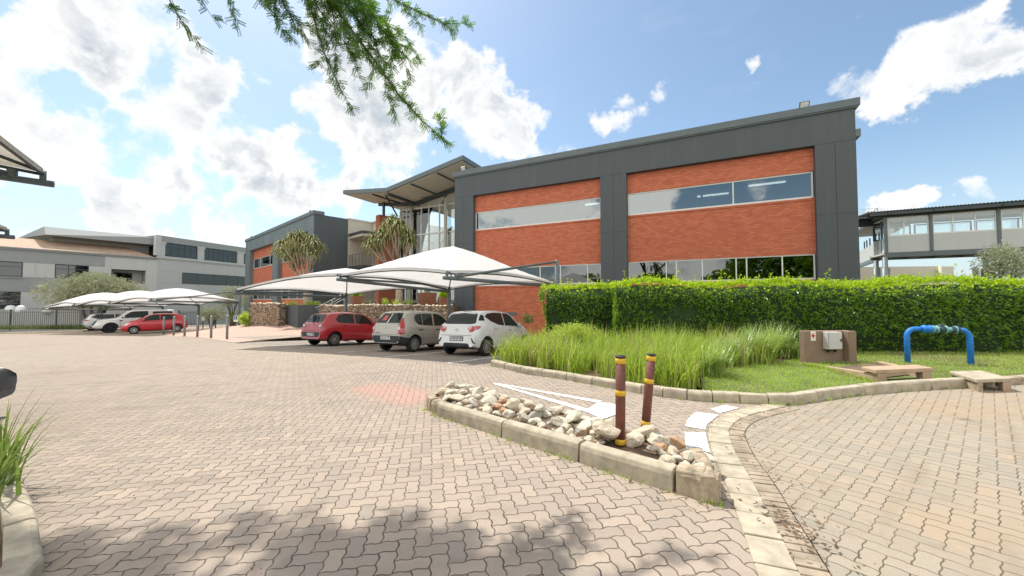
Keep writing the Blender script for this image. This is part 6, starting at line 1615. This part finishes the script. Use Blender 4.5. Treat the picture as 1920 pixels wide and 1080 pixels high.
HR = dict(L=3.72, W=1.66, r=.29, xr=-1.22, xf=1.165, tum=.73,
    top=[(-1.86, .96), (-1.78, 1.01), (-1.46, 1.38), (-1.32, 1.44), (-1.0, 1.468), (-.45, 1.495), (.05, 1.475), (.40, 1.40), (1.02, 1.02), (1.5, .92), (1.75, .80), (1.86, .62)],
    belt=[(-1.86, .93), (-1.2, .97), (-.6, .945), (.9, .89), (1.2, .85), (1.86, .6)], bot=[(-1.86, .31), (-1.55, .21), (1.5, .20), (1.86, .26)],
    sidewin=[('side_window', [(-1.18, 1.15), (-1.10, 1.03), (-.95, 1.0), (-.27, .975), (-.27, 1.405), (-.75, 1.40), (-1.02, 1.35)]), ('side_window', [(-.21, .975), (.72, .945), (.80, .99), (.36, 1.32), (.10, 1.40), (-.21, 1.405)])],
    rearwin=[(-.58, 1.03), (-.50, 1.01), (.50, 1.01), (.60, 1.06), (.52, 1.35), (.45, 1.37), (-.45, 1.37), (-.52, 1.35)], screen=[(-.60, 1.05), (.60, 1.05), (.50, 1.37), (-.50, 1.37)],
    lamps=[([(.46, .93), (.52, .78), (.64, .76), (.74, .90), (.76, .98), (.60, .985)], 'rear', 'lamp'), ([(-1.82, .82), (-1.66, .86), (-1.62, .985), (-1.82, .97)], 'side', 'lamp'), ([(.50, .90), (.56, .82), (.68, .86), (.70, .92), (.60, .93)], 'rear', 'lampclear'), ([(.42, .70), (.73, .66), (.76, .82), (.55, .79)], 'front', 'lampclear')],
    trims=[([(-.58, .40), (.58, .40), (.66, .56), (.60, .60), (-.60, .60), (-.66, .56)], 'rear', 'plastic', 'bumper_insert'), ([(.60, .45), (.66, .45), (.68, .51), (.66, .54), (.61, .53)], 'rear', 'lamp', 'reflector'), ([(-.58, .655), (.58, .655), (.58, .664), (-.58, .664)], 'rear', 'seam', 'tailgate_gap'), ([(-.45, .36), (.45, .36), (.5, .58), (-.5, .58)], 'front', 'plastic', 'grille'), ([(-.5, .62), (.5, .62), (.5, .66), (-.5, .66)], 'front', 'plastic', 'upper_grille')],
    seams=[[(-.24, .27), (-.24, .97)], [(.80, .30), (.86, .94)], [(-.88, .55), (-.80, 1.0)], [(-.68, .27), (-.24, .27), (.80, .30)]], handles=[(-.74, .88), (.05, .85)], mirror=(.66, .97), plates=[(.505, 'rear', 'CS 12 JT NZ'), (.46, 'front', None)], badge=[(.88, 0, .05)], spokes=8)
t = car('white hatchback parked beside the tall grass with red tail lights', HW, PM['white']); park(t, HW, gpz(909, 667.5, zbay), 'xr', -1, CARDIR, zbay)
t = car('silver beige hatchback with black rear bumper between the red and white hatchbacks', HS, PM['silver']); park(t, HS, gpz(774, 660, zbay), 'xr', -1, CARDIR, zbay)
t = car('dark red hatchback with its rear to the lot, left of the silver hatchback', HR, PM['red']); park(t, HR, gpz(625, 649, zbay), 'xr', -1, CARDIR, zbay)
hd = (-.58, -.815)
t = car('bright red hatchback seen from its side behind the steel bollards', HR, PM['far_red']); park(t, HR, gpz(251, 626.5, zlot), 'xf', 1, (-.70, -.71), zlot)
PK = dict(L=5.30, W=1.86, r=.385, xr=-1.62, xf=1.66, tum=.80, arch=.075, rearlip=.0, tw=.26,
    top=[(-2.65, 1.12), (-2.52, 1.45), (-2.35, 1.80), (-2.2, 1.83), (-.82, 1.84), (-.76, 1.79), (-.70, 1.82), (-.2, 1.85), (.35, 1.82), (.62, 1.72), (1.32, 1.20), (2.2, 1.10), (2.5, 1.02), (2.65, .80)],
    belt=[(-2.65, 1.08), (1.0, 1.12), (1.4, 1.06), (2.65, .78)], bot=[(-2.65, .48), (-2.2, .38), (2.2, .36), (2.65, .42)],
    sidewin=[('side_window', [(-.62, 1.18), (1.0, 1.17), (1.08, 1.22), (.52, 1.66), (.3, 1.72), (-.55, 1.73)]), ('canopy_window', [(-2.3, 1.22), (-.88, 1.20), (-.86, 1.68), (-2.12, 1.68)])],
    screen=[(-.70, 1.24), (.70, 1.24), (.60, 1.70), (-.60, 1.70)], rearwin=[(-.6, 1.25), (.6, 1.25), (.55, 1.6), (-.55, 1.6)],
    lamps=[([(.55, .88), (.84, .84), (.86, 1.0), (.6, 1.02)], 'front', 'lampclear'), ([(2.2, .90), (2.5, .85), (2.5, .97), (2.2, 1.02)], 'side', 'lampclear'), ([(.74, .8), (.88, .8), (.88, 1.1), (.76, 1.1)], 'rear', 'lamp')],
    trims=[([(-.5, .62), (.5, .62), (.55, 1.0), (-.55, 1.0)], 'front', 'plastic', 'grille'), ([(-.7, .45), (.7, .45), (.7, .58), (-.7, .58)], 'front', 'plastic', 'bumper_intake'), ([(.98, .94), (1.16, .90), (1.18, 1.0), (1.0, 1.02)], 'side', 'plastic', 'fender_vent')],
    seams=[[(.22, .45), (.22, 1.15)], [(1.1, .45), (1.15, 1.12)], [(-.70, .45), (-.70, 1.8)]], handles=[(-.45, 1.06), (.4, 1.04)], mirror=(.92, 1.25), plates=[(.60, 'front', None)], rim='rimdark', spokes=6)
t = car('white double cab pickup with a canopy and dark wheels behind the bright red car', PK, PM['white']); park(t, PK, gpz(207, 624.2, zlot), 'xf', 1, hd, zlot); t.name = 'parked_pickup'; t['category'] = 'pickup truck'
SV = dict(HW); SV.update(L=4.4, W=1.82, r=.34, xr=-1.35, xf=1.30, top=[(-2.2, 1.05), (-2.1, 1.10), (-1.8, 1.52), (-1.6, 1.62), (-.6, 1.68), (.2, 1.64), (.6, 1.54), (1.3, 1.10), (1.8, 1.0), (2.1, .85), (2.2, .7)],
    belt=[(-2.2, 1.02), (-1.2, 1.06), (1.2, .98), (2.2, .68)], bot=[(-2.2, .36), (-1.8, .24), (1.8, .24), (2.2, .3)], sidewin=[('side_window', [(-1.75, 1.30), (-1.4, 1.14), (-.2, 1.10), (-.2, 1.56), (-1.3, 1.54)]), ('side_window', [(-.15, 1.10), (.95, 1.06), (1.02, 1.10), (.5, 1.46), (.3, 1.54), (-.15, 1.56)])],
    rearwin=[(-.62, 1.16), (.62, 1.16), (.54, 1.5), (-.54, 1.5)], screen=[(-.68, 1.14), (.68, 1.14), (.55, 1.52), (-.55, 1.52)], lamps=[([(.5, .98), (.6, .88), (.86, .92), (.86, 1.06), (.6, 1.05)], 'rear', 'lamp'), ([(-2.14, .92), (-1.85, .98), (-1.85, 1.06), (-2.14, 1.06)], 'side', 'lamp'), ([(.5, .80), (.82, .74), (.82, .88), (.6, .88)], 'front', 'lampclear')],
    trims=[([(-.7, .38), (.7, .38), (.7, .52), (-.7, .52)], 'rear', 'plastic', 'rear_diffuser')], seams=[[(-.18, .32), (-.18, 1.06)]], handles=[(-.9, 1.0)], mirror=(.9, 1.12), plates=[(.66, 'rear', None)], badge=[], aerial=None, spokes=6)
t = car('white suv with its tail out beyond the white pickup', SV, PM['white']); park(t, SV, gpz(181, 620.2, zlot), 'xr', -1, (.58, .815), zlot)
t = car('blue car with only its nose showing beyond the white suv', HR, PM['blue']); park(t, HR, gpz(166, 617.2, zlot), 'xf', 1, hd, zlot)
DK = dict(SV); DK.update(plates=[(.60, 'front', None)], trims=[([(-.6, .40), (.6, .40), (.62, .66), (-.62, .66)], 'front', 'plastic', 'grille')], lamps=[([(.48, .72), (.86, .66), (.86, .84), (.55, .84)], 'front', 'lampclear'), ([(1.8, .74), (2.08, .70), (2.08, .82), (1.8, .90)], 'side', 'lampclear'), ([(.5, .98), (.86, .92), (.86, 1.06)], 'rear', 'lamp')])
t = car('dark grey car with only its front corner showing at the left edge', DK, PM['dark']); nose = Vector((-7.54, 5.88)); hh = Vector((.80, .60)); c_ = nose - hh * 1.0 ; park(t, DK, Vector((c_.x, c_.y, zlot(c_.x, c_.y))), 'xf', 1, hh, zlot)
# ================================================================== SKY, SUN, CAMERA
SUN_EL = radians(61); sh_ = Vector((-.64, .77, 0)).normalized(); SD = Vector((sh_.x * cos(SUN_EL), sh_.y * cos(SUN_EL), sin(SUN_EL)))
w = bpy.data.worlds.new('World'); SC.world = w; w.use_nodes = True; nt = w.node_tree; nt.nodes.clear()
class WM(Mat):
    def __init__(s, nt): s.nt = nt
W_ = WM(nt)
out = nt.nodes.new('ShaderNodeOutputWorld'); bg = nt.nodes.new('ShaderNodeBackground'); nt.links.new(bg.outputs[0], out.inputs[0])
sky = nt.nodes.new('ShaderNodeTexSky'); sky.sky_type = 'NISHITA'; sky.sun_disc = False; sky.sun_elevation = SUN_EL; sky.sun_rotation = atan2(SD.x, SD.y); sky.air_density = 1.0; sky.dust_density = 1.0; sky.ozone_density = 1.6
gen = nt.nodes.new('ShaderNodeTexCoord').outputs['Generated']
nrm = nt.nodes.new('ShaderNodeVectorMath'); nrm.operation = 'NORMALIZE'; nt.links.new(gen, nrm.inputs[0]); dirv = nrm.outputs[0]
wn = W_.noise(dirv, 9.0, 5, .6, 'Color'); wa = nt.nodes.new('ShaderNodeVectorMath'); wa.operation = 'MULTIPLY_ADD'; nt.links.new(wn.k, wa.inputs[0]); wa.inputs[1].default_value = (.16, .16, .16)
wb = nt.nodes.new('ShaderNodeVectorMath'); wb.operation = 'ADD'; nt.links.new(wa.outputs[0], wb.inputs[0]); wb.inputs[1].default_value = (-.08, -.08, -.08); nt.links.new(dirv, wa.inputs[2])
wc = nt.nodes.new('ShaderNodeVectorMath'); wc.operation = 'NORMALIZE'; nt.links.new(wb.outputs[0], wc.inputs[0]); dirw = wc.outputs[0]
CL = [(40, 60, 240, .95), (250, 30, 130, .8), (160, 130, 130, .85), (380, 130, 120, 1.0), (450, 175, 60, .75), (0, 260, 190, 1.0), (180, 240, 150, 1.), (320, 250, 95, 1), (430, 290, 90, .95), (290, 340, 120, 1.0), (200, 350, 120, .9), (520, 320, 110, 1), (610, 330, 90, .9),
      (560, 130, 60, .85), (640, 170, 120, 1.05), (760, 160, 110, 1.1), (850, 170, 100, 1.05), (900, 220, 90, 1.0), (960, 235, 60, .85), (740, 240, 90, 1.0), (1010, 240, 32, .8), (1045, 290, 45, .7), (985, 300, 40, .55), (230, 410, 110, .9), (420, 420, 80, .8), (90, 430, 100, .75), (540, 370, 70, .7), (720, 330, 60, .7),
      (1165, 164, 36, .50), (1270, 172, 40, .52), (1185, 245, 60, .70), (1130, 240, 34, .7), (1240, 240, 40, .6), (1620, 160, 70, .85), (1720, 130, 90, 1), (1810, 105, 85, 1), (1890, 85, 70, .95), (1290, 85, 26, .40), (1425, 94, 20, .40), (1630, 30, 44, .38), (1640, 390, 34, .8), (1690, 385, 34, .85), (1800, 385, 38, .6), (1960, 100, 60, .9), (1000, 60, 60, .3),
      (1820, 520, 60, .7), (1900, 420, 60, .5)]
acc = None
for px, py, rad, wt in CL:
    d = ray(px, py).normalized(); e = ray(px + rad, py).normalized(); e2 = ray(px, py + rad).normalized(); ca = (d.dot(e) + d.dot(e2)) / 2
    n = nt.nodes.new('ShaderNodeVectorMath'); n.operation = 'DOT_PRODUCT'; nt.links.new(dirw, n.inputs[0]); n.inputs[1].default_value = d
    q = S(nt, n.outputs['Value']).ramp(1 - (1 - ca) * 1.9, 1 - (1 - ca) * .05, 0, wt); acc = q if acc is None else acc.mx(q)
gap = None
for px, py, rad in ((265, 275, 60), (70, 395, 75), (480, 195, 38), (590, 292, 50), (20, 15, 40), (430, 55, 50), (390, 330, 40), (520, 90, 60), (130, 190, 45), (330, 395, 45)):
    d = ray(px, py).normalized(); e = ray(px + rad, py).normalized(); ca = d.dot(e)
    n = nt.nodes.new('ShaderNodeVectorMath'); n.operation = 'DOT_PRODUCT'; nt.links.new(dirw, n.inputs[0]); n.inputs[1].default_value = d
    q = S(nt, n.outputs['Value']).ramp(1 - (1 - ca) * 2.4, 1 - (1 - ca) * .1, 0, .42); gap = q if gap is None else gap.mx(q)
acc = acc - gap
x, y, z = W_.xyz(dirv)
# clouds behind the camera, seen in reflections; thickened and brightened to lift the shade
back = y.ramp(.15, -.15) * W_.noise(dirv, 2.2, 2, .5).ramp(.27, .50)
acc = acc.mx(back * .95)
f1 = W_.noise(dirv, 7.0, 9, .60, dist=.25); f2 = W_.noise(dirv, 24.0, 5, .6)
fld = acc * .82 + (f1 - .5) * 2.3 + (f2 - .5) * .3
alpha = fld.ramp(.38, .72)
wisp = W_.noise(W_.vec(x * 2.0, y * 2.0, z * 5.0), 3.0, 6, .62).ramp(.50, .85) * .22
alpha = alpha.mx(wisp * acc.ramp(-.2, .6, .35, 1))
thick = fld.ramp(.58, 1.08); sh = W_.noise(dirv, 5.0, 5, .55)
# undersides: compare density with the density a little nearer the sun
up_ = nt.nodes.new('ShaderNodeVectorMath'); up_.operation = 'ADD'; nt.links.new(dirv, up_.inputs[0]); up_.inputs[1].default_value = SD * .085
f3 = W_.noise(up_.outputs[0], 7.0, 9, .60, dist=.25)
lit = (f1 - f3).ramp(-.07, .09)
core = thick * (1.0 - lit)
ccol = W_.mix(core * .95, (5.3, 5.3, 5.25), (2.6, 2.95, 3.3))
ccol = W_.mix(sh.ramp(.45, .72) * thick * .55, ccol, (3.3, 3.65, 4.0))
ccol = W_.mix(y.ramp(.05, -.35), ccol, (9.8, 9.6, 9.2))  # extra bright clouds behind the camera, fill for the shaded fronts
skyc = W_.mix(1.0, sky.outputs[0], (.93, .96, .89), 'MULTIPLY')
haze = z.ramp(0.0, .32, .55, .0)
skyc = W_.mix(haze, skyc, (3.3, 4.0, 4.75))
col = W_.mix(alpha, skyc, ccol)
nt.links.new(col, bg.inputs[0]); bg.inputs[1].default_value = 0.115
sun = bpy.data.lights.new('sun', 'SUN'); sun.energy = 3.1; sun.angle = radians(.6); sun.color = (1.0, .95, .87)
so = bpy.data.objects.new('sun', sun); COL.objects.link(so); so.rotation_mode = 'QUATERNION'; so.rotation_quaternion = Vector((0, 0, 1)).rotation_difference(SD); so.location = (0, 0, 60)
cam = bpy.data.cameras.new('camera'); cam.sensor_width = 36; cam.lens = 36 * F / 1920; cam.clip_end = 4000; cam.clip_start = .05
co = bpy.data.objects.new('camera', cam); COL.objects.link(co); co.location = (0, 0, EYE); co.rotation_euler = (pi / 2 + PITCH, 0, 0); SC.camera = co
vs_ = SC.view_settings; vs_.view_transform = 'Standard'; vs_.look = 'None'; vs_.gamma = 1; vs_.use_curve_mapping = False; vs_.exposure = .82
SC.cycles.max_bounces = 8; SC.cycles.transparent_max_bounces = 12; SC.cycles.use_denoising = True; SC.cycles.denoising_prefilter = 'ACCURATE'; SC.cycles.sample_clamp_indirect = 8
# the last word on labels: every copy has its own
SC.render.film_transparent = False
